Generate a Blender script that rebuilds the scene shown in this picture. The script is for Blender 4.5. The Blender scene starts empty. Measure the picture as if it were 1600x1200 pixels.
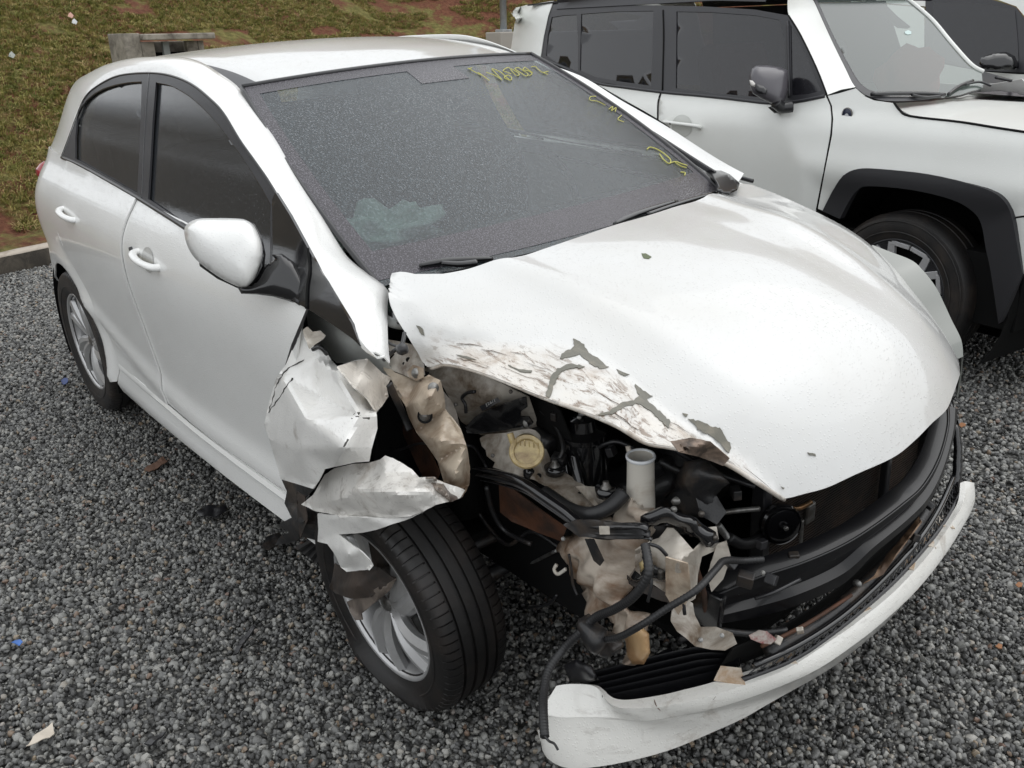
import bpy, bmesh, math, random
import numpy as np
from mathutils import Vector, Matrix, noise
from mathutils.geometry import delaunay_2d_cdt
random.seed(7); np.random.seed(7)
PI = math.pi
S = bpy.context.scene
# ------------------------------------------------------------------ camera, world, sun, exposure
TILT = 0.048                                   # the wrecked car leans on its broken corner
WC = Matrix.Translation((0, -.8, 0)) @ Matrix.Rotation(TILT, 4, 'X') @ Matrix.Translation((0, .8, 0))
_c = Vector((1.388, -1.631, 1.509)); _f = Vector((-.72069, .571665, -.39218))
_r = Vector((.63984, .766262, -.058833)); _u = Vector((-.26688, .293328, .918005))
FPX = 1414.9
M = Matrix.Identity(4)
for i in range(3):
    M[i][0] = _r[i]; M[i][1] = _u[i]; M[i][2] = -_f[i]; M[i][3] = _c[i]
cam = bpy.data.cameras.new('camera'); camo = bpy.data.objects.new('camera', cam)
S.collection.objects.link(camo); camo.matrix_world = WC @ M
cam.sensor_width = 36; cam.lens = 36 * FPX / 1600; cam.clip_start = .05; cam.clip_end = 400
S.camera = camo
S.render.resolution_x, S.render.resolution_y = 1024, 768
W = bpy.data.worlds.new('World'); S.world = W; W.use_nodes = True
nt = W.node_tree; nt.nodes.clear()
sky = nt.nodes.new('ShaderNodeTexSky'); sky.sky_type = 'NISHITA'; sky.sun_disc = False
SUN_EL, SUN_AZ = math.radians(62), math.radians(20)
sky.sun_elevation = SUN_EL; sky.sun_rotation = SUN_AZ; sky.dust_density = 4; sky.air_density = 1.0
hs = nt.nodes.new('ShaderNodeHueSaturation'); hs.inputs['Saturation'].default_value = .10
mx = nt.nodes.new('ShaderNodeMix'); mx.data_type = 'RGBA'; mx.inputs[0].default_value = .72
mx.inputs[7].default_value = (9.6, 9.9, 10.2, 1)          # flat cloud deck under the clear-sky model
bg = nt.nodes.new('ShaderNodeBackground'); bg.inputs[1].default_value = .135
wo = nt.nodes.new('ShaderNodeOutputWorld')
nt.links.new(sky.outputs[0], hs.inputs['Color']); nt.links.new(hs.outputs[0], mx.inputs[6])
nt.links.new(mx.outputs[2], bg.inputs[0]); nt.links.new(bg.outputs[0], wo.inputs[0])
sl = bpy.data.lights.new('sun', 'SUN'); sl.energy = .6; sl.angle = math.radians(70); sl.color = (1, .98, .95)
so = bpy.data.objects.new('sun', sl); S.collection.objects.link(so)
so.rotation_euler = (PI/2 - SUN_EL, 0, PI - SUN_AZ)
S.view_settings.view_transform = 'Standard'; S.view_settings.look = 'None'
S.view_settings.gamma = 1; S.view_settings.use_curve_mapping = False
S.view_settings.exposure = 0.12
S.render.engine = 'CYCLES'
# ------------------------------------------------------------------ frames: rays of the photograph in local coordinates
class Frame:
    def __init__(s, mat):
        s.m = mat; inv = mat.inverted() @ WC
        s.c = inv @ _c; R3 = inv.to_3x3(); s.f = R3 @ _f; s.r = R3 @ _r; s.u = R3 @ _u
    def d(s, px, py): return s.f + s.r * ((px-800)/FPX) - s.u * ((py-600)/FPX)
    def at(s, px, py, x=None, y=None, z=None, w=None):
        d = s.d(px, py)
        if w is not None: return s.c + d*w
        i, v = (0, x) if x is not None else (1, y) if y is not None else (2, z)
        return s.c + d * ((v - s.c[i]) / d[i])
    def depth(s, p): return (Vector(p) - s.c).dot(s.f)
    def hit(s, px, py, F, t0=.4, t1=9, dt=.05):
        d = s.d(px, py); a = t0; fa = F(s.c + d*a)
        while a < t1:
            b = a + dt; fb = F(s.c + d*b)
            if (fa < 0) != (fb < 0):
                for _ in range(24):
                    m = (a+b)/2; fm = F(s.c + d*m)
                    if (fa < 0) != (fm < 0): b = m
                    else: a, fa = m, fm
                return s.c + d*a
            a, fa = b, fb
        return None
CAR = Frame(WC); WORLD = Frame(Matrix.Identity(4))
# ------------------------------------------------------------------ object helpers
col = S.collection
def link(name, verts, faces, mat, parent=None, smooth=True, thick=0, offset=-1, bevel=0, auto=None, sub=0):
    me = bpy.data.meshes.new(name); me.from_pydata([tuple(v) for v in verts], [], [tuple(f) for f in faces]); me.update()
    bm = bmesh.new(); bm.from_mesh(me); bmesh.ops.recalc_face_normals(bm, faces=bm.faces); bm.to_mesh(me); bm.free()
    o = bpy.data.objects.new(name, me); col.objects.link(o)
    if mat is not None: me.materials.append(mat)
    if smooth: me.polygons.foreach_set('use_smooth', [True]*len(me.polygons))
    if parent is not None: o.parent = parent
    if thick:
        m = o.modifiers.new('t', 'SOLIDIFY'); m.thickness = thick; m.offset = offset
        if smooth: m = o.modifiers.new('e', 'EDGE_SPLIT'); m.split_angle = .9; m.use_edge_sharp = False
    if bevel:
        m = o.modifiers.new('b', 'BEVEL'); m.width = bevel; m.segments = 2; m.limit_method = 'ANGLE'; m.angle_limit = .6
    if sub:
        m = o.modifiers.new('s', 'SUBSURF'); m.levels = m.render_levels = sub
    if auto and smooth: me.set_sharp_from_angle(angle=auto)
    return o
def empty(name, mat=None, label=None, cat=None, group=None, parent=None):
    o = bpy.data.objects.new(name, None); col.objects.link(o); o.empty_display_size = .2
    if mat is not None: o.matrix_world = mat
    if parent is not None: o.parent = parent
    tag(o, label, cat, group); return o
def tag(o, label=None, cat=None, group=None, kind=None):
    if label: o['label'] = label
    if cat: o['category'] = cat
    if group: o['group'] = group
    if kind: o['kind'] = kind
    return o
def cr(pts, n=8, closed=False):
    """Catmull-Rom through points of any dimension, n samples per span"""
    P = [np.array(p, float) for p in pts]; N = len(P); out = []
    rng = range(N if closed else N-1)
    for i in rng:
        if closed: p0, p1, p2, p3 = P[(i-1) % N], P[i], P[(i+1) % N], P[(i+2) % N]
        else: p0, p1, p2, p3 = P[max(i-1, 0)], P[i], P[i+1], P[min(i+2, N-1)]
        for k in range(n):
            t = k/n
            out.append(.5*((2*p1) + (p2-p0)*t + (2*p0-5*p1+4*p2-p3)*t*t + (3*p1-p0-3*p2+p3)*t**3))
    if not closed: out.append(P[-1])
    return out
def resample(pts, n):
    P = np.array([list(p) for p in pts], float)
    L = np.concatenate([[0], np.cumsum(np.linalg.norm(np.diff(P, axis=0), axis=1))]); t = np.linspace(0, L[-1], n)
    return np.stack([np.interp(t, L, P[:, k]) for k in range(P.shape[1])], 1)
def densify(poly, step):
    out = []
    for a, b in zip(poly, list(poly[1:]) + [poly[0]]):
        a = np.array(a, float); b = np.array(b, float); n = max(1, int(np.ceil(np.linalg.norm(b-a)/step)))
        for k in range(n): out.append(a + (b-a)*k/n)
    return np.array(out)
def inpoly(P, poly):
    x, y = P[:, 0], P[:, 1]; c = np.zeros(len(P), bool); q = np.array(poly); n = len(q)
    for i in range(n):
        x0, y0 = q[i-1]; x1, y1 = q[i]
        if y0 == y1: continue
        c ^= ((y0 > y) != (y1 > y)) & (x < (x1-x0)*(y-y0)/(y1-y0)+x0)
    return c
def bdist(P, poly):
    q = np.array(poly); d = np.full(len(P), 1e9)
    for i in range(len(q)):
        a, b = q[i-1], q[i]; ab = b-a; L = ab@ab
        if L == 0: continue
        t = np.clip(((P-a)@ab)/L, 0, 1); d = np.minimum(d, np.linalg.norm(P-(a+t[:, None]*ab), axis=1))
    return d
def tri2d(outline, step, holes=(), extra=()):
    ol = densify(outline, step); hl = [densify(h, step) for h in holes]
    lo, hi = ol.min(0), ol.max(0)
    gx, gy = np.meshgrid(np.arange(lo[0], hi[0]+step, step), np.arange(lo[1], hi[1]+step, step*.87))
    gx = gx + (np.arange(gx.shape[0]) % 2)[:, None]*step/2
    G = np.stack([gx.ravel(), gy.ravel()], 1); G = G[inpoly(G, ol)]
    if len(G): G = G[bdist(G, ol) > step*.45]
    for h in hl:
        if len(G): G = G[~inpoly(G, h)]
        if len(G): G = G[bdist(G, h) > step*.45]
    pts, edges, n = [], [], 0
    for L in [ol]+hl:
        m = len(L); pts += [Vector(p) for p in L]; edges += [(n+i, n+(i+1) % m) for i in range(m)]; n += m
    pts += [Vector(p) for p in G] + [Vector(p) for p in extra]
    V, _, T, *_r = delaunay_2d_cdt(pts, edges, [], 0, 1e-6)
    V = np.array([tuple(v) for v in V]); T = np.array([t for t in T if len(t) == 3])
    c = V[T].mean(1); ok = inpoly(c, ol)
    for h in hl: ok &= ~inpoly(c, h)
    return V, T[ok], ol
def panel(name, outline, step, fn, mat, parent=None, holes=(), thick=.004, offset=-1, smooth=True, auto=None):
    V, T, _ = tri2d(outline, step, holes)
    o = link(name, [fn(a, b) for a, b in V], T, mat, parent, smooth, thick, offset, auto=auto)
    if not thick and parent is not None: face_out(o, parent)
    return o
def face_out(o, root):
    # glass sheets: normals to the outside of the vehicle
    while root.parent is not None: root = root.parent
    c = root.matrix_world.inverted() @ (WC @ _c); s = 0
    for p in o.data.polygons: s += p.normal.dot((c - p.center).normalized())*p.area
    if s < 0: o.data.flip_normals()
def pillow(name, outline, step, dep, mat, parent=None, front=.03, back=.03, power=.5, fr=None, bump=0, freq=12, smooth=True, D=None, auto=None):
    """closed solid whose outline is traced in the photograph and whose depth (metres along the view) comes from dep(px,py)"""
    fr = fr or CAR; V, T, ol = tri2d(outline, step); bd = bdist(V, ol); D = D or bd.max()
    k = np.clip(bd/D, 0, 1); k = (1-(1-k)**2)**power
    n = len(V); vs = []
    for (a, b), q in zip(V, k):
        w = dep(a, b); p = fr.at(a, b, w=w - front*q)
        if bump: p = p + Vector((1, 1, 1))*(bump*noise.noise(p*freq))
        vs.append(p)
    edge = bd < 1e-4; idx = {}
    for i, ((a, b), q) in enumerate(zip(V, k)):
        if edge[i]: idx[i] = i
        else: idx[i] = len(vs); vs.append(fr.at(a, b, w=dep(a, b) + back*q + .001))
    F = [tuple(t) for t in T] + [(idx[t[2]], idx[t[1]], idx[t[0]]) for t in T]
    F = [f for f in F if len(set(f)) == 3]
    seen = set(); G = []
    for f in F:
        key = tuple(sorted(f))
        if key in seen: continue
        seen.add(key); G.append(f)
    return link(name, vs, G, mat, parent, smooth, auto=auto)
def interp_depth(ctrl, fr=None):
    """ctrl: (px, py, y) -> facets between control points, depth along the view"""
    fr = fr or CAR
    P = np.array([[c[0], c[1]] for c in ctrl], float); Wd = np.array([fr.depth(fr.at(c[0], c[1], y=c[2])) for c in ctrl])
    V, _, T, *_r = delaunay_2d_cdt([Vector(p) for p in P], [], [], 0, 1e-6)
    T = [t for t in T if len(t) == 3]
    def f(a, b):
        best = None
        for t in T:
            A, B, C = P[t[0]], P[t[1]], P[t[2]]
            den = (B[1]-C[1])*(A[0]-C[0]) + (C[0]-B[0])*(A[1]-C[1])
            if abs(den) < 1e-9: continue
            l0 = ((B[1]-C[1])*(a-C[0]) + (C[0]-B[0])*(b-C[1]))/den; l1 = ((C[1]-A[1])*(a-C[0]) + (A[0]-C[0])*(b-C[1]))/den; l2 = 1-l0-l1
            m = min(l0, l1, l2)
            if best is None or m > best[0]: best = (m, l0, l1, l2, t)
            if m >= -1e-6: break
        if best is None:
            i = np.argmin(((P-[a, b])**2).sum(1)); return Wd[i]
        m, l0, l1, l2, t = best
        l = np.clip([l0, l1, l2], 0, 1); l = l/l.sum()
        return float(l @ Wd[list(t)])
    return f
def ydep(y, fr=None):
    fr = fr or CAR
    return lambda a, b: fr.depth(fr.at(a, b, y=y))
def sheet(name, outline, ctrl, mat, parent, step=8, thick=.0025, crumple=.004, freq=18, blur=1, smooth=True, auto=.7, seed=0, holes=()):
    """torn or bent sheet metal"""
    V, T, ol = tri2d(outline, step, holes, extra=[(c[0], c[1]) for c in ctrl if inpoly(np.array([[c[0], c[1]]], float), outline)[0]])
    f = interp_depth(ctrl); w = np.array([f(a, b) for a, b in V])
    nb = [set() for _ in V]
    for t in T:
        for i in range(3): nb[t[i]].update((t[i-1], t[(i+1) % 3]))
    for _ in range(blur): w = np.array([.5*w[i] + .5*np.mean([w[j] for j in nb[i]]) if nb[i] else w[i] for i in range(len(w))])
    vs = []
    for (a, b), q in zip(V, w):
        p = CAR.at(a, b, w=q); s = Vector((seed, seed*2.3, 0))
        q += crumple*(noise.noise(p*freq+s) + .6*abs(noise.noise(p*freq*2.3+s)) - .3)
        vs.append(CAR.at(a, b, w=q))
    return link(name, vs, T, mat, parent, smooth, thick, 0, auto=auto)
def tube_verts(path, rad, n=10, close=True, flat=None, rings=0):
    P = [Vector(p) for p in path]; m = len(P); vs, fs = [], []
    up = Vector((0, 0, 1)); prev = None
    for i, p in enumerate(P):
        t = (P[min(i+1, m-1)] - P[max(i-1, 0)]).normalized()
        if prev is None:
            a = up if abs(t.dot(up)) < .9 else Vector((1, 0, 0)); s = t.cross(a).normalized()
        else: s = (prev - t*prev.dot(t)).normalized()
        prev = s; v = t.cross(s)
        r = rad(i/(m-1)) if callable(rad) else rad
        if rings and i % rings == 0: r *= 1.12
        for k in range(n):
            an = 2*PI*k/n; a, b = math.cos(an), math.sin(an)
            if flat: a *= flat[0]; b *= flat[1]
            vs.append(p + s*(r*a) + v*(r*b))
    for i in range(m-1):
        for k in range(n): fs.append((i*n+k, i*n+(k+1) % n, (i+1)*n+(k+1) % n, (i+1)*n+k))
    if close: fs += [tuple(range(n)), tuple(range((m-1)*n, m*n))]
    return vs, fs
def tube(name, path, rad, mat, parent=None, n=10, flat=None, smooth=True, sp=6, corr=False):
    pts = cr([tuple(p) for p in path], sp) if sp > 1 else path
    if corr:
        L = sum((Vector(b)-Vector(a)).length for a, b in zip(pts[:-1], pts[1:])); pts = resample(pts, max(8, int(L/.0022)))
        v, f = tube_verts(pts, (rad if callable(rad) else (lambda t, r=rad: r)), n, rings=3)
    else: v, f = tube_verts(pts, rad, n, flat=flat)
    return link(name, v, f, mat, parent, smooth)
def lathe(name, prof, mat, parent=None, n=48, mtx=None, axis='Y', auto=None, smooth=True, closed=False):
    """prof: (radius, offset along axis)"""
    vs, fs = [], []; m = len(prof)
    for k in range(n):
        a = 2*PI*k/n
        for r, h in prof:
            v = Vector((r*math.cos(a), h, r*math.sin(a))) if axis == 'Y' else Vector((r*math.cos(a), r*math.sin(a), h))
            vs.append(mtx @ v if mtx else v)
    for k in range(n):
        for i in range(m-1 if not closed else m):
            j = (i+1) % m; fs.append((k*m+i, k*m+j, ((k+1) % n)*m+j, ((k+1) % n)*m+i))
    return link(name, vs, fs, mat, parent, smooth, auto=auto)
def box(name, c, s, mat, parent=None, rot=None, bevel=.004, smooth=False):
    vs = [Vector((x*s[0]/2, y*s[1]/2, z*s[2]/2)) for x in (-1, 1) for y in (-1, 1) for z in (-1, 1)]
    if rot: R3 = Matrix.Rotation(rot[2], 3, 'Z') @ Matrix.Rotation(rot[1], 3, 'Y') @ Matrix.Rotation(rot[0], 3, 'X'); vs = [R3 @ v for v in vs]
    vs = [v + Vector(c) for v in vs]
    return link(name, vs, [(0, 1, 3, 2), (4, 6, 7, 5), (0, 4, 5, 1), (2, 3, 7, 6), (0, 2, 6, 4), (1, 5, 7, 3)], mat, parent, smooth, bevel=bevel)
def loft(name, curves, mat, parent=None, n=60, thick=.003, smooth=True, offset=-1, auto=None):
    C = [resample(c, n) for c in curves]; vs = [Vector(p) for c in C for p in c]; m = len(C)
    fs = [(i*n+k, i*n+k+1, (i+1)*n+k+1, (i+1)*n+k) for i in range(m-1) for k in range(n-1)]
    return link(name, vs, fs, mat, parent, smooth, thick, offset, auto=auto)
def mirror_copy(o, parent=None, name=None):
    c = o.copy(); c.data = o.data.copy(); c.name = name or o.name
    c.data.transform(Matrix.Scale(-1, 4, (0, 1, 0))); c.data.flip_normals()
    col.objects.link(c); c.parent = parent if parent is not None else o.parent
    return c
def copy_tree(o, parent=None):
    c = o.copy(); col.objects.link(c)
    if parent is not None: c.parent = parent
    for ch in [x for x in S.objects if x.parent == o]: copy_tree(ch, c)
    return c
# ------------------------------------------------------------------ materials
def mat(name, c=(.5, .5, .5), rough=.5, metal=0, coat=0, spec=.5):
    m = bpy.data.materials.new(name); m.use_nodes = True; b = m.node_tree.nodes['Principled BSDF']
    b.inputs['Base Color'].default_value = (*c, 1); b.inputs['Roughness'].default_value = rough
    b.inputs['Metallic'].default_value = metal; b.inputs['Coat Weight'].default_value = coat
    b.inputs['Coat Roughness'].default_value = .06; b.inputs['Specular IOR Level'].default_value = spec
    return m
def N(m, t, **k):
    n = m.node_tree.nodes.new(t)
    for a, v in k.items():
        if a in n.inputs.keys(): n.inputs[a].default_value = v
        else: setattr(n, a, v)
    return n
def L(m, a, b): m.node_tree.links.new(a, b)
def bsdf(m): return m.node_tree.nodes['Principled BSDF']
def coords(m, scale=1, vec=None):
    tc = N(m, 'ShaderNodeTexCoord'); mp = N(m, 'ShaderNodeMapping')
    mp.inputs['Scale'].default_value = vec or (scale,)*3; L(m, tc.outputs['Object'], mp.inputs[0]); return mp.outputs[0]
def ramp(m, src, stops):
    r = N(m, 'ShaderNodeValToRGB'); e = r.color_ramp.elements
    while len(e) < len(stops): e.new(.5)
    for q, (p, c) in zip(e, stops):
        q.position = p; q.color = (*c, 1) if len(c) == 3 else c
    L(m, src, r.inputs[0]); return r.outputs[0]
def noise_tex(m, vec, scale, detail=4, rough=.55, dist=0):
    n = N(m, 'ShaderNodeTexNoise'); n.inputs['Scale'].default_value = scale; n.inputs['Detail'].default_value = detail
    n.inputs['Roughness'].default_value = rough; n.inputs['Distortion'].default_value = dist
    if vec is not None: L(m, vec, n.inputs['Vector'])
    return n.outputs[0]
def add_bump(m, h, strength=.3, dist=.01, coat=False):
    b = N(m, 'ShaderNodeBump'); b.inputs['Strength'].default_value = strength; b.inputs['Distance'].default_value = dist
    L(m, h, b.inputs['Height']); L(m, b.outputs[0], bsdf(m).inputs['Normal'])
    L(m, b.outputs[0], bsdf(m).inputs['Coat Normal']); return b
def droplets(m, vec, scale, cover=.5, size=.35):
    """small rain beads: height 0..1"""
    v = N(m, 'ShaderNodeTexVoronoi'); v.inputs['Scale'].default_value = scale; v.inputs['Randomness'].default_value = 1
    L(m, vec, v.inputs['Vector'])
    mr = N(m, 'ShaderNodeMapRange'); mr.inputs[1].default_value = 0; mr.inputs[2].default_value = size
    mr.inputs[3].default_value = 1; mr.inputs[4].default_value = 0; L(m, v.outputs['Distance'], mr.inputs[0])
    sx = N(m, 'ShaderNodeSeparateColor'); L(m, v.outputs['Color'], sx.inputs[0])
    gt = N(m, 'ShaderNodeMath', operation='GREATER_THAN'); gt.inputs[1].default_value = 1-cover; L(m, sx.outputs[0], gt.inputs[0])
    mu = N(m, 'ShaderNodeMath', operation='MULTIPLY'); L(m, mr.outputs[0], mu.inputs[0]); L(m, gt.outputs[0], mu.inputs[1])
    return mu.outputs[0]
def mix(m, fac, a, b):
    x = N(m, 'ShaderNodeMix', data_type='RGBA')
    if hasattr(fac, 'is_linked'): L(m, fac, x.inputs[0])
    else: x.inputs[0].default_value = fac
    for v, i in ((a, 6), (b, 7)):
        if isinstance(v, tuple): x.inputs[i].default_value = (*v, 1)
        else: L(m, v, x.inputs[i])
    return x.outputs[2]
def paint(name, base=(.74, .74, .72), dirt=0.0, scratch=0.0, beads=.5, scr_vec=(3, 30, 30), spec=.5, film=.1, attr=None):
    m = mat(name, base, .32, 0, .8, spec); v = coords(m, 1)
    c = mix(m, ramp(m, noise_tex(m, v, 3.5, 6), [(.4, (0, 0, 0)), (.75, (film,)*3)]), base, (.50, .48, .43))
    sp = ramp(m, noise_tex(m, v, 210, 3, .7), [(.66, (0, 0, 0)), (.74, (.35, .35, .35))])
    c = mix(m, sp, c, (.35, .31, .25))
    if dirt:
        lo = .62 - .35*dirt
        d = ramp(m, noise_tex(m, v, 9, 8, .68, .6), [(lo, (0, 0, 0)), (lo+.22, (.85, .85, .85))])
        c = mix(m, d, c, (.26, .20, .145))
        d2 = ramp(m, noise_tex(m, v, 30, 6, .7, 1.2), [(.56, (0, 0, 0)), (.66, (.8*dirt,)*3)])
        c = mix(m, d2, c, (.07, .05, .035))
    if scratch:
        sv = coords(m, vec=scr_vec)
        s = ramp(m, noise_tex(m, sv, 2.2, 7, .75, .5), [(.56, (0, 0, 0)), (.66, (scratch,)*3)])
        c = mix(m, s, c, (.13, .09, .06))
    if attr:                                                    # scraped and muddied zone painted on the mesh
        at = N(m, 'ShaderNodeAttribute'); at.attribute_name = attr; A = at.outputs['Fac']
        def k(src, lo, hi, amt):
            r = ramp(m, src, [(lo, (0, 0, 0)), (hi, (amt,)*3)]); q = N(m, 'ShaderNodeMath', operation='MULTIPLY'); L(m, r, q.inputs[0]); L(m, A, q.inputs[1]); return q.outputs[0]
        c = mix(m, k(noise_tex(m, v, 6, 6, .6), .30, .65, .75), c, (.62, .57, .50))
        c = mix(m, k(noise_tex(m, v, 13, 8, .7, .6), .50, .68, .75), c, (.33, .25, .18))
        c = mix(m, k(noise_tex(m, coords(m, vec=(5, 26, 40)), 2.4, 8, .75, .6), .52, .60, .9), c, (.17, .115, .075))
        c = mix(m, k(noise_tex(m, coords(m, vec=(9, 40, 70)), 3.0, 8, .8, .8), .60, .64, 1.0), c, (.05, .035, .025))
    L(m, c, bsdf(m).inputs['Base Color'])
    if beads: add_bump(m, droplets(m, v, 190, beads, .42), .5, .0012)
    return m
def grime(name, a, b, scale=8, rough=.6, metal=0, coat=0, bump=.2, lo=.42, hi=.62, fine=60):
    m = mat(name, a, rough, metal, coat); v = coords(m, 1)
    n = noise_tex(m, v, scale, 8, .65, .5)
    L(m, mix(m, ramp(m, n, [(lo, (0, 0, 0)), (hi, (1, 1, 1))]), a, b), bsdf(m).inputs['Base Color'])
    if bump: add_bump(m, noise_tex(m, v, fine, 5, .6), bump, .004)
    return m
WHITE = paint('white_paint', (.82, .82, .80), film=.12); 
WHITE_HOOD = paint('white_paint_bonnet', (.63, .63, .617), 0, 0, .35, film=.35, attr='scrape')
WHITE_SCR = paint('white_paint_scraped', (.66, .62, .56), .62, .8, .2, (2.2, 26, 26))
WHITE_FEND = paint('white_paint_fender', (.84, .83, .80), .10, .12, .4)
WHITE_DIRT = paint('white_paint_dirty', (.74, .72, .68), .26, .5, .2, (14, 14, 5))
WHITE_BUMP = paint('white_bumper_plastic', (.76, .75, .71), .1, .25, .5, (6, 6, 30))
SUV_WHITE = paint('suv_white_paint', (.76, .77, .74), 0, 0, .15, film=.12); bsdf(SUV_WHITE).inputs['Coat Weight'].default_value = .2
RUSTY = grime('rust_stained_cream_steel', (.56, .48, .38), (.17, .10, .055), 7, .45, 0, .3, .35, .42, .66, 40)
CREAMY = grime('dirty_cream_steel', (.52, .48, .42), (.15, .11, .075), 11, .4, 0, .4, .35, .42, .64, 50)
RESERV = grime('milky_plastic', (.58, .55, .49), (.28, .19, .12), 5, .35, 0, .2, .1, .52, .72, 30)
TANKM = grime('stained_milky_plastic', (.56, .49, .41), (.20, .115, .065), 9, .35, 0, .3, .25, .40, .64, 40)
bsdf(RESERV).inputs['Subsurface Weight'].default_value = 0
BLACKP = mat('black_plastic', (.012, .012, .014), .38, 0, .25)
BLACKG = mat('gloss_black_wet', (.006, .006, .007), .16, 0, .6)
TRIM = mat('satin_black_trim', (.022, .022, .026), .4)
_v = coords(TRIM, 1); add_bump(TRIM, droplets(TRIM, _v, 260, .5, .4), .5, .0008)
BLKDIRT = grime('dirty_black_plastic', (.010, .010, .011), (.05, .036, .026), 12, .5, 0, .25, .4, .5, .7, 70)
BROWN = grime('muddy_brown_liner', (.055, .038, .028), (.015, .012, .010), 8, .7, 0, .1, .5, .35, .6, 40)
RUST = grime('brown_rust', (.09, .035, .016), (.03, .016, .010), 10, .7, 0, 0, .5)
VOID = mat('shade_black', (.006, .006, .006), .8, spec=.2)  # near-black colour stands for deep shade; seams and wire share it
STEEL = grime('dull_grey_steel', (.30, .30, .29), (.10, .09, .08), 14, .4, .7, 0, .2)
GREYPANEL = grime('grey_inner_steel', (.42, .43, .41), (.30, .29, .27), 5, .4, 0, .3, .05, .5, .8)
BEAMM = mat('satin_black_beam', (.004, .004, .005), .28, 0, .25, .3)
YELPLAS = grime('yellowed_plastic', (.46, .36, .17), (.20, .13, .06), 30, .3, 0, .3, .2, .42, .7)
PRIMER = grime('olive_grey_primer', (.13, .125, .10), (.20, .18, .14), 30, .5, 0, .2, .3, .5, .7)
RIMM = grime('silver_alloy', (.50, .50, .50), (.32, .31, .30), 5, .35, .55, .4, .02, .5, .8)
HOSE = mat('black_rubber_hose', (.014, .014, .015), .5, 0, .1)
def rubber(name, c=(.016, .015, .015), mud=(.04, .032, .027)):
    m = mat(name, c, .5); v = coords(m, 1)
    L(m, mix(m, ramp(m, noise_tex(m, v, 9, 6), [(.45, (0, 0, 0)), (.7, (1, 1, 1))]), c, mud), bsdf(m).inputs['Base Color'])
    add_bump(m, noise_tex(m, v, 120, 4), .15, .002); return m
TYRE = rubber('tyre_rubber'); TYREMUD = rubber('muddy_tyre_rubber', (.006, .0055, .0055), (.017, .013, .011))
def glassmat(name, tint, density, rough=.03, beads=0, bscale=150, refl=1.0, body=(.02, .022, .025), bodymix=.3, bstr=.55):
    """tinted glazing: partly see-through, reflecting the sky"""
    m = bpy.data.materials.new(name); m.use_nodes = True; t = m.node_tree; t.nodes.clear()
    out = t.nodes.new('ShaderNodeOutputMaterial')
    tr = t.nodes.new('ShaderNodeBsdfTransparent'); tr.inputs[0].default_value = (*tint, 1)
    df = t.nodes.new('ShaderNodeBsdfDiffuse'); df.inputs[0].default_value = (*body, 1)
    gl = t.nodes.new('ShaderNodeBsdfGlossy'); gl.inputs['Roughness'].default_value = rough; gl.inputs[0].default_value = (1, 1, 1, 1)
    fr = t.nodes.new('ShaderNodeFresnel'); fr.inputs['IOR'].default_value = 1.5*refl
    m1 = t.nodes.new('ShaderNodeMixShader'); m1.inputs[0].default_value = bodymix
    m2 = t.nodes.new('ShaderNodeMixShader')
    L(m, tr.outputs[0], m1.inputs[1]); L(m, df.outputs[0], m1.inputs[2])
    L(m, fr.outputs[0], m2.inputs[0]); L(m, m1.outputs[0], m2.inputs[1]); L(m, gl.outputs[0], m2.inputs[2]); L(m, m2.outputs[0], out.inputs[0])
    if beads:
        v = coords(m, 1); h1 = droplets(m, v, bscale, beads, .45)
        nz = noise_tex(m, v, bscale*1.3, 3, .6)
        ad = N(m, 'ShaderNodeMath', operation='ADD'); L(m, h1, ad.inputs[0]); L(m, nz, ad.inputs[1])
        b = N(m, 'ShaderNodeBump'); b.inputs['Strength'].default_value = bstr; b.inputs['Distance'].default_value = .0016
        L(m, ad.outputs[0], b.inputs['Height'])
        L(m, b.outputs[0], gl.inputs['Normal']); L(m, b.outputs[0], fr.inputs['Normal'])
        # beads also scatter daylight: the film of water is paler where the beads sit
        cc = ramp(m, ad.outputs[0], [(.35, body), (1.0, tuple(min(1, x*4.5+.03) for x in body))]); L(m, cc, df.inputs[0])
    return m
GLASS_SIDE = glassmat('dark_side_glass', (.10, .10, .10), 1, .01, .12, 260, 1.15, (.016, .018, .021), .6, .10)
GLASS_WS = glassmat('wet_windscreen_glass', (.60, .68, .68), 1, .12, .9, 150, 1.0, (.040, .049, .055), .38)
GLASS_FRIT = glassmat('windscreen_frit_glass', (.0, .0, .0), 1, .14, .9, 240, 1.0, (.022, .020, .024), 1)
GLASS_JEEP = glassmat('suv_windscreen_glass', (.6, .68, .64), 1, .15, 0, 120, 1.0, (.105, .13, .12), .50)
GLASS_DK = glassmat('suv_side_glass', (.10, .10, .11), 1, .02, .12, 150, 1.05, (.010, .010, .013), .5, .12)
# ------------------------------------------------------------------ setting
def ground_h(x, y): return .012*noise.noise(Vector((x*.9, y*.9, 0))) - .01
GM = mat('wet_gravel_bed', (.03, .03, .03), .6)
_v = coords(GM, 1)
vo = N(GM, 'ShaderNodeTexVoronoi'); vo.inputs['Scale'].default_value = 62; L(GM, _v, vo.inputs['Vector'])
sc_ = N(GM, 'ShaderNodeSeparateColor'); L(GM, vo.outputs['Color'], sc_.inputs[0])
gc = ramp(GM, sc_.outputs[0], [(0, (.04, .04, .038)), (.5, (.11, .108, .10)), (.85, (.20, .196, .18)), (1, (.30, .29, .26))])
gc = mix(GM, ramp(GM, vo.outputs['Distance'], [(.35, (0, 0, 0)), (.65, (1, 1, 1))]), gc, (.010, .010, .009))
L(GM, gc, bsdf(GM).inputs['Base Color'])
iv = N(GM, 'ShaderNodeMath', operation='SUBTRACT'); iv.inputs[0].default_value = 1; L(GM, vo.outputs['Distance'], iv.inputs[1])
add_bump(GM, iv.outputs[0], .9, .012)
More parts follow.
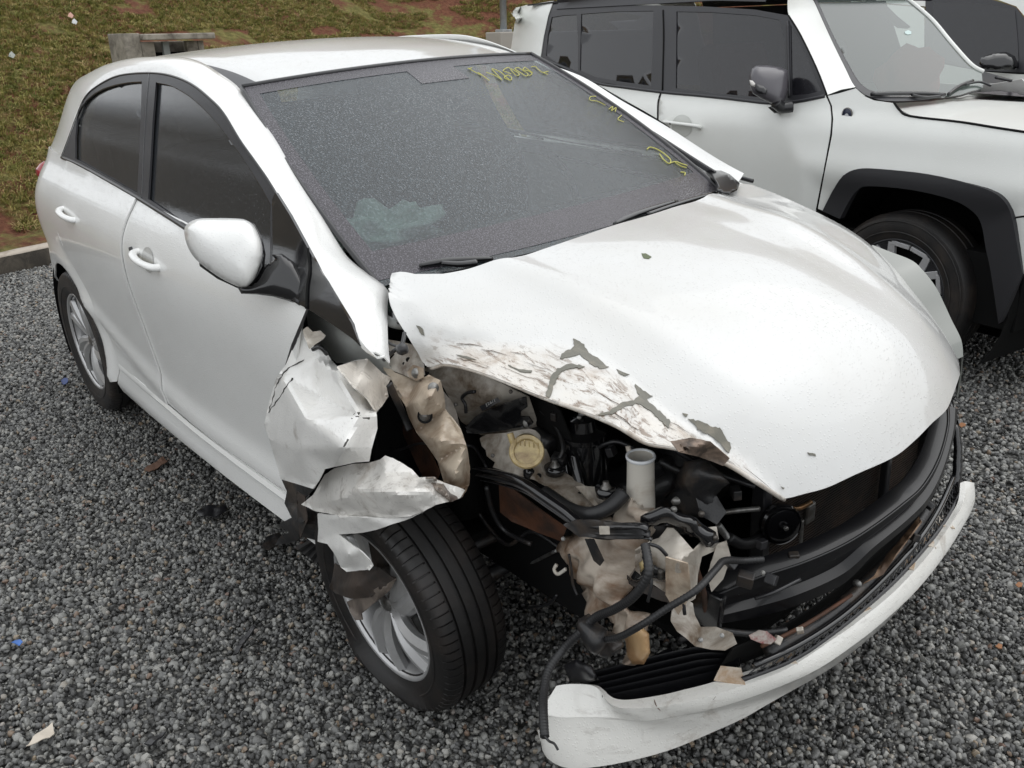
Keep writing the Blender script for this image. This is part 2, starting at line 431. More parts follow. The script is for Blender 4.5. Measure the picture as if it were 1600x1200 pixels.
def gridmesh(name, x0, x1, y0, y1, nx, ny, h, m, parent=None):
    vs = [(x0+(x1-x0)*i/nx, y0+(y1-y0)*j/ny, h(x0+(x1-x0)*i/nx, y0+(y1-y0)*j/ny)) for i in range(nx+1) for j in range(ny+1)]
    fs = [(i*(ny+1)+j, (i+1)*(ny+1)+j, (i+1)*(ny+1)+j+1, i*(ny+1)+j+1) for i in range(nx) for j in range(ny)]
    return link(name, vs, fs, m, parent)
def kerb_x(y): return -5.50 - .30*(y+.55) - .03*(y+.55)**2 if y > -.55 else -5.50 - .30*(y+.55)
def kerb_x(y): return -5.52 - .30*(y+.4) + .30*max(0, y-6.5)**2
g = gridmesh('gravel_ground', -9, 60, -40, 60, 138, 200, lambda x, y: ground_h(x, y) - (0 if x > kerb_x(y)-.05 else .25), GM)
tag(g, 'dark wet gravel ground of the vehicle yard', kind='structure')
# pebbles lying on it
PB = mat('wet_pebble', (.05, .05, .05), .42, 0, .25)
oi = N(PB, 'ShaderNodeObjectInfo')
pc = ramp(PB, oi.outputs['Random'], [(0, (.025, .025, .024)), (.30, (.075, .075, .073)), (.55, (.16, .16, .153)), (.80, (.28, .28, .262)), (.94, (.36, .35, .32)), (.965, (.28, .22, .15)), (.985, (.17, .10, .075)), (1, (.42, .40, .36))])
pn = noise_tex(PB, coords(PB, 1), 160, 5, .7)
pc = mix(PB, ramp(PB, pn, [(.45, (0, 0, 0)), (.62, (.55, .55, .55))]), pc, (.04, .04, .039))
L(PB, pc, bsdf(PB).inputs['Base Color']); add_bump(PB, noise_tex(PB, coords(PB, 1), 300, 3), .3, .001)
protos = bpy.data.collections.new('pebble_shapes')
for k in range(7):
    bm = bmesh.new(); bmesh.ops.create_icosphere(bm, subdivisions=2, radius=.5)
    sx, sy, sz = random.uniform(.85, 1.25), random.uniform(.7, 1), random.uniform(.5, .75)
    cuts = [(Vector((random.gauss(0, 1), random.gauss(0, 1), random.gauss(0, 1))).normalized(), random.uniform(.28, .42)) for _ in range(8)]
    for v in bm.verts:
        for nrm, dd in cuts:
            e = v.co.dot(nrm)-dd
            if e > 0: v.co -= nrm*e*.9
        v.co = Vector((v.co.x*sx, v.co.y*sy, v.co.z*sz)) * (1+.12*noise.noise(v.co*3+Vector((k, 0, 0))))
    me = bpy.data.meshes.new('pebble_shape'); bm.to_mesh(me); bm.free(); me.materials.append(PB)
    me.polygons.foreach_set('use_smooth', [True]*len(me.polygons)); me.set_sharp_from_angle(angle=.6)
    po = bpy.data.objects.new('pebble_shape', me); protos.objects.link(po)
def scatter(name, base, coll, density, smin, smax, seed, zr=True, tilt=3.14):
    ng = bpy.data.node_groups.new(name+'_scatter', 'GeometryNodeTree')
    ng.interface.new_socket('Geometry', in_out='INPUT', socket_type='NodeSocketGeometry'); ng.interface.new_socket('Geometry', in_out='OUTPUT', socket_type='NodeSocketGeometry')
    gi = ng.nodes.new('NodeGroupInput'); go = ng.nodes.new('NodeGroupOutput')
    dp = ng.nodes.new('GeometryNodeDistributePointsOnFaces'); dp.inputs['Density'].default_value = density; dp.inputs['Seed'].default_value = seed
    ci = ng.nodes.new('GeometryNodeCollectionInfo'); ci.inputs[0].default_value = coll; ci.inputs['Separate Children'].default_value = True; ci.inputs['Reset Children'].default_value = True
    ip = ng.nodes.new('GeometryNodeInstanceOnPoints'); ip.inputs['Pick Instance'].default_value = True
    rv = ng.nodes.new('FunctionNodeRandomValue'); rv.data_type = 'FLOAT_VECTOR'
    rv.inputs[0].default_value = (-tilt, -tilt, 0); rv.inputs[1].default_value = (tilt, tilt, 6.28)
    rs = ng.nodes.new('FunctionNodeRandomValue'); rs.data_type = 'FLOAT'; rs.inputs[2].default_value = smin; rs.inputs[3].default_value = smax; rs.inputs['Seed'].default_value = 3
    ri = ng.nodes.new('FunctionNodeRandomValue'); ri.data_type = 'INT'; ri.inputs[4].default_value = 0; ri.inputs[5].default_value = 99; ri.inputs['Seed'].default_value = 9
    K = ng.links.new
    K(gi.outputs[0], dp.inputs['Mesh']); K(dp.outputs['Points'], ip.inputs['Points']); K(ci.outputs[0], ip.inputs['Instance'])
    K(rv.outputs[0], ip.inputs['Rotation']); K([o for o in rs.outputs if o.type == 'VALUE'][0], ip.inputs['Scale'])
    K([o for o in ri.outputs if o.type == 'INT'][0], ip.inputs['Instance Index']); K(ip.outputs[0], go.inputs[0])
    md = base.modifiers.new('scatter', 'NODES'); md.node_group = ng
    return base
def region(name, x0, x1, y0, y1, nx, ny, clipk=True):
    vs = []; 
    for i in range(nx+1):
        for j in range(ny+1):
            x = x0+(x1-x0)*i/nx; y = y0+(y1-y0)*j/ny
            if clipk: x = max(x, kerb_x(y)+.03)
            vs.append((x, y, ground_h(x, y)+.004))
    fs = [(i*(ny+1)+j, (i+1)*(ny+1)+j, (i+1)*(ny+1)+j+1, i*(ny+1)+j+1) for i in range(nx) for j in range(ny)]
    return link(name, vs, fs, GM)
for nm, a, den, s0, s1 in (('gravel', (-2.6, 2.2, -2.6, 1.3, 24, 20), 7600, .010, .023), ('gravel', (-6.6, -2.6, -3.2, 1.3, 20, 20), 5200, .012, .026), ('gravel', (-3.5, 1.8, 1.3, 6.0, 20, 20), 4200, .012, .027)):
    rg = region(nm, *a); scatter(nm, rg, protos, den, s0, s1, random.randint(1, 99)); tag(rg, 'loose wet grey gravel stones', kind='stuff')
for nm, a, den, s0, s1 in (('gravel', (-6.0, 2.2, -3.0, 1.3, 34, 20), 330, .024, .036), ('gravel', (-2.6, 2.2, -2.6, 1.3, 24, 20), 6500, .005, .009), ('gravel', (-3.5, 1.8, 1.3, 6.0, 20, 20), 200, .024, .036)):
    rg = region(nm, *a); scatter(nm, rg, protos, den, s0, s1, random.randint(1, 99)); rg.location.z = -.002 - .001*(den > 1000); tag(rg, 'loose wet grey gravel stones', kind='stuff')
# grass bank
def bank_h(x, y):
    d = kerb_x(y) - .14 - x
    if d <= 0: return .10
    t = max(0, min(1, (y+2.6)/1.5)); d = d*(.06 + .94*t*t*(3-2*t))
    return .10 + .10*min(d, 1) + .42*max(0, d-.5) + .05*noise.noise(Vector((x*1.2, y*1.2, 3)))*min(1, d) + .03*noise.noise(Vector((x*5, y*5, 1)))*min(1, d)
BK = mat('grass_and_red_soil', (.06, .07, .02), .9, spec=.2); v = coords(BK, 1)
gcol = ramp(BK, noise_tex(BK, v, 14, 6, .7), [(.3, (.10, .10, .028)), (.5, (.20, .18, .058)), (.7, (.33, .28, .10))])
soil = ramp(BK, noise_tex(BK, v, 20, 6, .7), [(.35, (.12, .045, .027)), (.65, (.25, .105, .06))])
n1 = noise_tex(BK, v, .55, 6, .72, .3); n2 = noise_tex(BK, v, 3.2, 7, .7)
ms = N(BK, 'ShaderNodeMath', operation='ADD'); L(BK, n1, ms.inputs[0]); L(BK, n2, ms.inputs[1])
L(BK, mix(BK, ramp(BK, ms.outputs[0], [(.98/2+.0, (0, 0, 0)), (1.1/2+.02, (1, 1, 1))]), gcol, soil), bsdf(BK).inputs['Base Color'])
hm = N(BK, 'ShaderNodeMath', operation='MULTIPLY'); hm.inputs[1].default_value = .5; L(BK, ms.outputs[0], hm.inputs[0])
_rn = [n for n in BK.node_tree.nodes if n.type == 'VALTORGB'][-1]
for l in list(_rn.inputs[0].links): BK.node_tree.links.remove(l)
L(BK, hm.outputs[0], _rn.inputs[0]); SOILRAMP = _rn
_rn.color_ramp.elements[0].position = .455; _rn.color_ramp.elements[1].position = .53
add_bump(BK, noise_tex(BK, v, 40, 8, .75), 1, .05)
vs, fs = [], []
ny, nx = 260, 130
for j in range(ny+1):
    y = -16 + 32*j/ny
    for i in range(nx+1):
        x = kerb_x(y) - .13 - 22*(i/nx)**1.35
        vs.append((x, y, bank_h(x, y)))
fs = [(j*(nx+1)+i, j*(nx+1)+i+1, (j+1)*(nx+1)+i+1, (j+1)*(nx+1)+i) for j in range(ny) for i in range(nx)]
bank = link('grass_bank', vs, fs, BK); tag(bank, 'sloping bank of short grass and red soil behind the cars', kind='structure')
# grass clumps
GRS = mat('grass_blade', (.08, .09, .025), .7, spec=.2)
oi = N(GRS, 'ShaderNodeObjectInfo')
L(GRS, ramp(GRS, oi.outputs['Random'], [(0, (.10, .115, .028)), (.35, (.21, .21, .058)), (.7, (.34, .29, .10)), (.9, (.41, .31, .15)), (1, (.28, .14, .08))]), bsdf(GRS).inputs['Base Color'])
gcoll = bpy.data.collections.new('grass_shapes')
for k in range(5):
    vs, fs = [], []
    for b in range(16):
        a = random.uniform(0, 6.28); r = random.uniform(0, .6); l = random.uniform(.4, 1); w = .06
        x, y = r*math.cos(a), r*math.sin(a); dx, dy = math.cos(a+random.uniform(-1, 1)), math.sin(a+random.uniform(-1, 1)); ln = random.uniform(.2, .9)
        n = len(vs)
        vs += [(x-dy*w, y+dx*w, -.05), (x+dy*w, y-dx*w, -.05), (x+dx*ln*.4-dy*w*.7, y+dy*ln*.4+dx*w*.7, l*.5), (x+dx*ln*.4+dy*w*.7, y+dy*ln*.4-dx*w*.7, l*.5), (x+dx*ln, y+dy*ln, l*.6)]
        fs += [(n, n+1, n+3, n+2), (n+2, n+3, n+4)]
    me = bpy.data.meshes.new('grass_shape'); me.from_pydata(vs, [], fs); me.materials.append(GRS)
    gcoll.objects.link(bpy.data.objects.new('grass_shape', me))
vs = []; ny, nx = 60, 40
for j in range(ny+1):
    y = -4 + 16*j/ny
    for i in range(nx+1):
        x = kerb_x(y) - .15 - 9*(i/nx)**1.2; vs.append((x, y, bank_h(x, y)))
fs = [(j*(nx+1)+i, j*(nx+1)+i+1, (j+1)*(nx+1)+i+1, (j+1)*(nx+1)+i) for j in range(ny) for i in range(nx)]
# keep tufts off the bare soil: only faces in grassy patches
def grassy(f):
    c = sum((Vector(vs[i]) for i in f), Vector())/4
    return noise.noise(c*.45+Vector((4, 1, 0))) + .6*noise.noise(c*1.6) > -.12
fs = [f for f in fs if grassy(f)]
gr = link('grass', vs, fs, BK); scatter('grass', gr, gcoll, 900, .025, .075, 5, tilt=.45); tag(gr, 'short tufted grass growing on the bank', kind='stuff')
# kerb
CONC = grime('weathered_concrete', (.34, .31, .26), (.08, .07, .055), 5, .85, 0, 0, .5, .42, .72, 60)
KTOP = grime('kerb_concrete', (.42, .37, .31), (.20, .16, .12), 6, .85, 0, 0, .5, .45, .7, 60)
KSIDE = grime('dark_kerb_side', (.035, .030, .024), (.10, .085, .065), 9, .9, 0, 0, .6, .4, .7, 60)  # front face of the kerb, darker than its top
def kerb():
    ys = np.linspace(-9, 15.5, 200); vs, fs = [], []
    for y in ys:
        x = kerb_x(y); n = .006*noise.noise(Vector((0, y*7, 0))); d = Vector((1, .30, 0)).normalized()
        for a, z in ((0, -.08), (0+n, .105), (-.012, .118+n), (-.115, .12+n), (-.13, .10), (-.13, -.05)): vs.append((x+a, y, z))
    m = 6
    for i in range(len(ys)-1):
        for k in range(m-1): fs.append((i*m+k, (i+1)*m+k, (i+1)*m+k+1, i*m+k+1))
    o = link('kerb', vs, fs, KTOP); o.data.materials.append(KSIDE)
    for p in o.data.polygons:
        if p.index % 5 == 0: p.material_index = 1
    return tag(o, 'concrete kerb with dark face between gravel and grass', kind='structure')
kerb()
# concrete box with slab lid
def cbox():
    e = empty('concrete_box', Matrix.Translation((-8.3, 1.50, 1.06)) @ Matrix.Rotation(.12, 4, 'Z') @ Matrix.Scale(.68, 4), 'weathered concrete meter box with dark openings under its slab lid, on the grass bank', 'concrete box')
    box('side_wall', (-.14, -.03, .14), (.52, .24, 1.06), CONC, e, bevel=.01)
    box('back_wall', (-.42, .55, .1), (.06, .92, .9), CONC, e, bevel=.008)
    box('side_wall', (-.14, 1.04, .1), (.48, .09, .9), CONC, e, bevel=.008)
    box('front_post', (.05, .20, .1), (.10, .20, .9), CONC, e, bevel=.008)
    box('front_post', (.05, .90, .1), (.08, .18, .9), CONC, e, bevel=.008)
    box('divider', (.03, .50, .1), (.06, .10, .9), mat('pale_post', (.28, .30, .29), .8), e, bevel=.006)
    box('lid_slab', (-.02, .64, .615), (.62, 1.10, .085), CONC, e, bevel=.015)
    box('recess_shade', (-.2, .55, .0), (.02, .9, .8), VOID, e)  # black sheet standing for the shade inside the openings
cbox()
# pole on block
pe = empty('metal_pole', Matrix.Translation(WORLD.at(787, 50, x=-8.0) + Vector((0, 0, -.22))), 'thin grey metal pole standing on a pale concrete block on the bank', 'pole')
GALV = grime('galvanised_steel', (.42, .44, .45), (.30, .31, .32), 6, .45, .5)
lathe('shaft', [(.0, 3.4), (.042, 3.4), (.042, .1), (.0, .1)], GALV, pe, 20, axis='Z')
box('base_block', (.02, .03, -.08), (.30, .44, .60), mat('pale_block', (.38, .35, .31), .9), pe, bevel=.012)
box('base_plate', (0, 0, .235), (.15, .15, .03), GALV, pe)
# yard wall with razor wire, off to the left behind the car: it is what the side windows mirror
def yard_wall():
    e = empty('concrete_wall', None, 'long concrete panel wall across the yard, mirrored in the side windows', 'wall')
    for k in range(10):
        box('panel', (-36 + 3.4*k, -4.9, 1.35), (3.38, .12, 2.7), CONC, e)
    w = empty('razor_wire', None, 'coiled razor wire along the top of the concrete wall, mirrored in the windows', 'razor wire')
    pts = [(-38 + 32*t/1500, -4.9 + .22*math.cos(t*.42), 2.95 + .22*math.sin(t*.42)) for t in range(1500)]
    tube('coil', pts, .012, VOID, w, 5, sp=1)
    for z in (3.4, 3.8, 4.2): tube('strand', [(-38, -4.9, z), (-5, -4.9, z)], .008, VOID, w, 5, sp=1)
    for k in range(1):
        p = empty('concrete_post', Matrix.Translation((-11.5, -4.7, 0)), 'bare concrete fence post before the yard wall, mirrored in the rear side window', 'fence post')
        box('shaft', (0, 0, 1.6), (.2, .2, 3.2), CONC, p); box('angled_head', (0, .14, 3.4), (.18, .18, .6), CONC, p, rot=(-.5, 0, 0))
yard_wall()
# ------------------------------------------------------------------ the wrecked hatchback
car = empty('crashed_hatchback', WC, 'white five-door hatchback with its front right corner torn open and bonnet buckled', 'car')
def interp(x, a, b): return float(np.interp(x, a, b))
_YZ = np.array(cr([(.0, .76), (.18, .80), (.25, .822), (.30, .815), (.42, .806), (.60, .822), (.74, .838), (.82, .841), (.88, .834), (.93, .815), (.98, .785), (1.02, .757), (1.16, .70), (1.36, .62), (1.46, .5)], 6))
def Yc(x, z):
    y = float(np.interp(z, _YZ[:, 0], _YZ[:, 1]))
    y -= .02*(x+1.25)**2
    if x < -2.64: y -= .58*(x+2.64)**2 + .5*(x+2.64)**2*max(0, min(1, (z-.80)/.2))
    zr = .37 + .16*max(0, min(1, (-x-1.2)/1.0))**1.5            # character line along the doors, rising over the rear wheel
    y += .012*math.exp(-((z-zr)/.035)**2)
    r = math.hypot(x+2.5, z-.29)                                # lip round the rear wheel opening
    y += .016*math.exp(-((r-.375)/.045)**2)
    return y
SIDE = lambda p: p.y + Yc(p.x, p.z)
def side(off=0):
    def f(a, b):
        h = CAR.hit(a, b, lambda p: p.y + Yc(p.x, p.z) - off)
        return h if h is not None else CAR.at(a, b, y=-.75)
    return f
def sidexz(off=0): return lambda x, z: Vector((x, -Yc(x, z)+off, z))
# roof, windscreen, bonnet as height functions
_RX = np.array(cr([(-3.12, 1.20), (-3.05, 1.245), (-2.9, 1.305), (-2.5, 1.372), (-2.0, 1.402), (-1.6, 1.408), (-1.3, 1.385), (-1.12, 1.355), (-1.03, 1.335), (-.9, 1.28)], 5))
def Zr(x, y): return float(np.interp(x + .07*(abs(y)/.53)**2, _RX[:, 0], _RX[:, 1])) - .030*(y/.53)**2
def ws_frac(x, y):
    k = (y/.58)**2; xt, xb = -1.05-.07*k, -.25-.10*k
    return (x-xb)/(xt-xb), k
def Zw(x, y):
    s, k = ws_frac(x, y); s2 = max(-.3, min(1.2, s))
    return .945 - .016*k + s2*(.393 - .008*k) + .014*4*s2*(1-s2)
WSF = lambda p: p.z - Zw(p.x, p.y)
def onws(off=0):
    def f(a, b):
        h = CAR.hit(a, b, lambda p: p.z - Zw(p.x, p.y) - off)
        return h
    return f
_HX = np.array(cr([(-.42, .962), (-.25, .966), (0, .952), (.2, .918), (.38, .862), (.50, .800), (.58, .725), (.625, .655), (.655, .57), (.675, .48), (.70, .3)], 6))
def Zh(x, y):
    q = abs(y)/.6
    xe = x + .225*q**2.25
    z = float(np.interp(xe, _HX[:, 0], _HX[:, 1]))
    z -= (.002 + .068*max(0, min(1, (x+.3)/.6)))*q**2
    if y > .2 and x < .5: z += .034*math.exp(-((x-.12)/.20)**2)*min(1, (y-.2)/.35)
    z += .012*math.exp(-((abs(y) - (.40 - .12*(x+.25)))/.05)**2)*max(0, min(1, (.55-x)/.3))     # pressed-in flanks
    return z
def onhood(off=0): return lambda a, b: CAR.hit(a, b, lambda p: p.z - Zh(p.x, p.y) - off)
# ---- side frame: A-pillar, roof rail and C-pillar in one pressing
inner = [(590, 560), (564, 541), (543, 500), (479, 386), (425, 292), (399, 253), (375, 219), (350, 178), (331, 157), (300, 132), (266, 118), (231, 114), (187, 118), (156, 132), (134, 151), (120, 182), (106, 220), (97, 243)]
outer = [((599, 557), .62), ((596, 520), .625), ((596, 467), .625), ((600, 447), .62), ((575, 429), .615), ((537, 396), .61), ((500, 335), .59), ((462, 275), .57), ((425, 211), .55), ((378, 143), .53), ((344, 116), .525), ((312, 97), .52), ((281, 90), .52), ((231, 90), .52), ((200, 94), .515), ((169, 102), .51), ((141, 115), .505), ((120, 127), .5), ((108, 150), .53), ((97, 188), .56), ((88, 216), .58), ((77, 240), .62)]
s0 = side(); I3 = [s0(*p) for p in inner]
O3 = [CAR.at(p[0], p[1], y=-y) for p, y in outer]
for i_ in range(4, 9):
    h_ = CAR.hit(outer[i_][0][0], outer[i_][0][1], lambda p: p.z - Zw(p.x, p.y) - .004)
    if h_: O3[i_] = h_
O3[0] = CAR.at(599, 557, y=-.79); O3[1] = CAR.at(596, 520, y=-.74); O3[2] = CAR.at(596, 467, y=-.67)
I3 = cr([tuple(p) for p in I3], 6); O3 = cr([tuple(p) for p in O3[:4]], 4) + cr([tuple(p) for p in O3[4:]], 6)
def match(A, B, ia, ib, n1, n2):
    return (np.vstack([resample(A[:ia], n1), resample(A[ia-1:], n2)[1:]]), np.vstack([resample(B[:ib], n1), resample(B[ib-1:], n2)[1:]]))
ia = min(range(len(I3)), key=lambda i: abs(I3[i][0]+1.6)); ib = min(range(len(O3)), key=lambda i: abs(O3[i][0]+1.6))
A, B = match(I3, O3, ia, ib, 90, 60)
curves = []
for t in (0, .12, .3, .5, .7, .88, 1):
    c = A*(1-t) + B*t; bul = .020*4*t*(1-t)
    curves.append([(p[0], p[1]-bul*.75, p[2]+bul*.75) for p in c])
curves.insert(0, [(p[0], p[1]+.018, p[2]-.002) for p in A]); curves.append([(p[0], p[1]+.012, p[2]-.018) for p in B])
vs = [p for c in curves for p in c]; nn = len(curves[0])
sf = link('side_frame', vs, [(i*nn+k, i*nn+k+1, (i+1)*nn+k+1, (i+1)*nn+k) for i in range(len(curves)-1) for k in range(nn-1)], WHITE, car, True, .003, 0)
cl = [[(p[0], p[1]-bu*.5, p[2]+bu*.7-dz) for p in A*(1-t) + B*t] for t, bu, dz in ((0, 0, .045), (.3, .0, .055), (.6, .0, .045), (.85, .0, .022), (1, 0, .004))]
vs = [(p[0], -p[1], p[2]) for c in cl for p in c]
lsf = link('side_frame', vs, [(i*nn+k, i*nn+k+1, (i+1)*nn+k+1, (i+1)*nn+k) for i in range(len(cl)-1) for k in range(nn-1)], WHITE, car, True, .003, 0)
_bm = bmesh.new(); _bm.from_mesh(lsf.data); bmesh.ops.delete(_bm, geom=[v for v in _bm.verts if v.co.x > -.36], context='VERTS'); _bm.to_mesh(lsf.data); _bm.free()
# ---- roof
def lerp(a, b, t): return a + (b-a)*t
vs, fs = [], []; nu, nv = 60, 40
ycr = lambda x: interp(x, [-3.0, -2.8, -2.2, -1.2, -1.0], [.46, .485, .485, .465, .46])
for i in range(nu+1):
    t = i/nu; 
    for j in range(nv+1):
        q = -1 + 2*j/nv; x = lerp(-1.055 - .062*q*q, -3.05 + .10*q*q, t); y = ycr(x)*q
        vs.append((x, y, Zr(x, y) + .004 - .010*max(0, abs(q)-.93)/.07))
fs = [(i*(nv+1)+j, (i+1)*(nv+1)+j, (i+1)*(nv+1)+j+1, i*(nv+1)+j+1) for i in range(nu) for j in range(nv)]
link('roof', vs, fs, WHITE_HOOD, car, True, .004)
for s in (-1, 1):
    xs = np.linspace(-2.3, -1.118, 50)
    loft('roof_ditch_strip', [[(x, s*(ycr(x)-.004), Zr(x, ycr(x))-.002) for x in xs], [(x, s*(ycr(x)+.02), Zr(x, ycr(x)+.02)+.001) for x in xs], [(x, s*(ycr(x)+.055), Zr(x, ycr(x)+.055)+.002) for x in xs]], TRIM if s < 0 else WHITE, car, 50, .003)
# ---- windscreen
wsout = []
for t in np.linspace(0, 1, 24): wsout.append((lerp(-.62, .62, t), 0))
def ws_xy(u, v):
    y = u*(lerp(.618, .532, v) + .024*4*max(0, v)*(1-v)*(v > 0)); k = (y/.58)**2; xt, xb = -1.05-.07*k, -.25-.10*k; x = lerp(xb, xt, v); return x, y
def wsgrid(name, u0, u1, v0, v1, m, off=0, nu=40, nv=30, thick=.004):
    vs = []
    for i in range(nu+1):
        for j in range(nv+1):
            x, y = ws_xy(lerp(u0, u1, i/nu), lerp(v0, v1, j/nv)); vs.append((x, y, Zw(x, y)+off))
    fs = [(i*(nv+1)+j, (i+1)*(nv+1)+j, (i+1)*(nv+1)+j+1, i*(nv+1)+j+1) for i in range(nu) for j in range(nv)]
    return link(name, vs, fs, m, car, True, thick)
ws = wsgrid('windscreen', -1, 1, -.02, 1, GLASS_WS, .004, thick=0)
FRIT = mat('black_frit', (.012, .012, .014), .6)
for nm, a in (('windscreen_border', (-.995, -.935, 0, 1)), ('windscreen_border', (.935, .995, 0, 1)), ('windscreen_border', (-.935, .935, 0, .11)), ('windscreen_border', (-.935, .935, .945, 1)), ('mirror_mount_patch', (-.10, .22, .85, .945))):
    o = wsgrid(nm, *a, GLASS_FRIT, .0052, thick=0); 
    if nm == 'mirror_mount_patch': o.parent = ws
    else: o.parent = ws
def seal(name, u0, u1, v0, v1, m, r=.006, off=.004):
    pts = []
    for k in range(30):
        x, y = ws_xy(lerp(u0, u1, k/29), lerp(v0, v1, k/29)); pts.append((x, y, Zw(x, y)+off))
    return tube(name, pts, r, m, car, 8, sp=1)
seal('windscreen_seal', -1, 1, 1.01, 1.01, BLACKP, .007); seal('windscreen_seal', -1, -1, -.02, 1.01, BLACKP, .007, .002); seal('windscreen_seal', 1, 1, -.02, 1.01, BLACKP, .009, .004)
# yellow marker writing on the glass
YEL = mat('yellow_marker', (.50, .48, .12), .7)
def strokes(name, S_, r=.0014):
    vs, fs = [], []; f = onws(.008)
    for st in S_:
        P = [f(*p) for p in (cr(st, 5) if len(st) > 2 else st)]
        P = [p for p in P if p is not None]
        v, q = tube_verts(P, r, 5); link(name, v, q, YEL, ws)
def z4(pts, o=(700, 70), s=4): return [(o[0]+a/s, o[1]+b/s) for a, b in pts]
strokes('marker_stroke', [z4(q) for q in (
    [(125, 145), (165, 168), (208, 190)], [(128, 150), (150, 143)],
    [(188, 172), (225, 198), (258, 222)],
    [(238, 172), (290, 190), (338, 220)], [(338, 220), (300, 178), (275, 150), (330, 172), (385, 220), (398, 205), (372, 190), (352, 205), (385, 222)],
    [(395, 182), (368, 172), (345, 160), (378, 142), (402, 168), (430, 192), (445, 183), (418, 163), (395, 150)],
    [(440, 142), (418, 150), (450, 172), (486, 195), (500, 182), (468, 160), (440, 142)],
    [(480, 140), (470, 155), (505, 165), (525, 182), (505, 192)], [(480, 140), (530, 175)],
    [(520, 138), (545, 135), (560, 150), (590, 172), (628, 165)], [(590, 172), (625, 185)])])
strokes('marker_stroke', [z4(q) for q in (
    [(925, 322), (890, 325), (888, 345), (930, 352), (955, 362)], [(955, 362), (985, 378)],
    [(1005, 402), (1030, 385), (1022, 412), (1050, 392), (1045, 418)],
    [(1085, 440), (1062, 465), (1100, 482)])])
strokes('marker_stroke', [z4(q) for q in (
    [(1245, 655), (1262, 640), (1310, 655), (1362, 690), (1392, 722), (1380, 742), (1345, 715), (1322, 682)],
    [(1380, 742), (1420, 730), (1455, 742), (1495, 755)], [(1420, 735), (1455, 758), (1490, 768)], [(1455, 795), (1482, 800), (1478, 815)])], .0019)
# ---- window surround and glass
gl_r = [(122, 182), (128, 168), (137, 156), (149, 146), (162, 139), (178, 133.5), (194, 130), (209, 128), (223, 127.5), (222, 170), (220, 219), (218, 262), (216, 302), (194, 291), (172, 278), (145, 263), (119, 248), (119, 215)]
gl_f = [(245, 129), (266, 133), (281, 140), (297, 150), (313, 163), (328, 178), (344, 196), (359, 216), (379, 244), (397, 272), (412, 296), (425, 320), (424, 360), (423, 415), (400, 408), (375, 396), (330, 373), (287, 348), (258, 328), (233, 311), (236, 260), (240, 190)]
dlo = [(95, 247), (125, 259), (168, 283), (213, 309), (252, 333), (288, 356), (330, 385), (375, 412), (431, 447), (477, 480), (515, 503), (555, 531), (566, 543)] + inner[2:-1] + [(98, 241)]
fr_ = panel('window_surround', dlo, 7, side(.004), TRIM, car, holes=[gl_r, gl_f], thick=.006, offset=0)
_l = mirror_copy(fr_); _l.location = (0, -.06, -.05); _bm = bmesh.new(); _bm.from_mesh(_l.data); bmesh.ops.delete(_bm, geom=[v for v in _bm.verts if v.co.x > -.42], context='VERTS'); _bm.to_mesh(_l.data); _bm.free()
for nm, g_ in (('rear_door_glass', gl_r), ('front_door_glass', gl_f)):
    o = panel(nm, g_, 8, side(.011), GLASS_SIDE, car, thick=0); mirror_copy(o)
# seal lines: black rubber between body and surround, and belt moulding
def sidetube(name, pts, r, m, off=0, parent=car, mir=True, sp=5, flat=None):
    f = side(off); o = tube(name, [f(*p) for p in cr(pts, sp)], r, m, parent, 8, sp=1, flat=flat)
    if mir: mirror_copy(o)
    return o
sidetube('window_seal', inner[2:], .0035, BLACKP, .001, mir=False)
sidetube('belt_moulding', [(97, 246), (125, 258), (168, 282), (213, 308), (252, 332), (288, 355), (330, 384), (375, 411), (431, 446), (470, 473)], .007, BLACKP, 0)
sidetube('glass_seal', gl_r[:9], .003, BLACKG, .004, mir=False); sidetube('glass_seal', gl_f[:12], .003, BLACKG, .004, mir=False)
sidetube('b_pillar_gap', [(234, 115), (229, 170), (225, 240), (222, 312)], .003, BLACKG, .002, mir=False)
# ---- doors, sill, quarter
fd = [(-.350, .915), (-.42, .935), (-.55, .960), (-.8, .984), (-1.1, .998), (-1.484, 1.012), (-1.497, .9), (-1.50, .75), (-1.497, .55), (-1.485, .42), (-1.472, .345), (-1.1, .347), (-.8, .352), (-.52, .358), (-.47, .5), (-.44, .62), (-.40, .78)]
rd = [(-1.487, 1.012), (-1.8, 1.028), (-2.1, 1.040), (-2.335, 1.047), (-2.36, .93), (-2.345, .82), (-2.27, .70), (-2.16, .60), (-2.09, .50), (-2.04, .42), (-1.99, .345), (-1.475, .343), (-1.488, .42), (-1.500, .55), (-1.503, .75), (-1.500, .9)]
def arch(r, a0, a1, n, cx=-2.5, cz=.29): return [(cx + r*math.cos(math.radians(a0 + (a1-a0)*k/n)), cz + r*math.sin(math.radians(a0 + (a1-a0)*k/n))) for k in range(n+1)]
qp = [(-2.342, 1.047), (-2.44, 1.053), (-2.55, 1.056), (-2.72, 1.06), (-2.80, 1.055), (-2.90, 1.01), (-2.98, .94), (-3.05, .84), (-3.08, .6), (-3.07, .45), (-3.03, .33), (-2.95, .255), (-2.86, .235)] + arch(.345, 188, 4, 30)[1:] + [(-2.13, .235), (-2.06, .255), (-2.0, .335), (-2.05, .42), (-2.10, .50), (-2.17, .60), (-2.28, .70), (-2.352, .82), (-2.367, .93)]
sl_ = [(-.50, .352), (-.8, .346), (-1.1, .341), (-1.45, .337), (-1.99, .338), (-2.055, .25), (-2.06, .205), (-1.6, .225), (-1.2, .238), (-.9, .245), (-.66, .25), (-.48, .25)]
parts_side = []
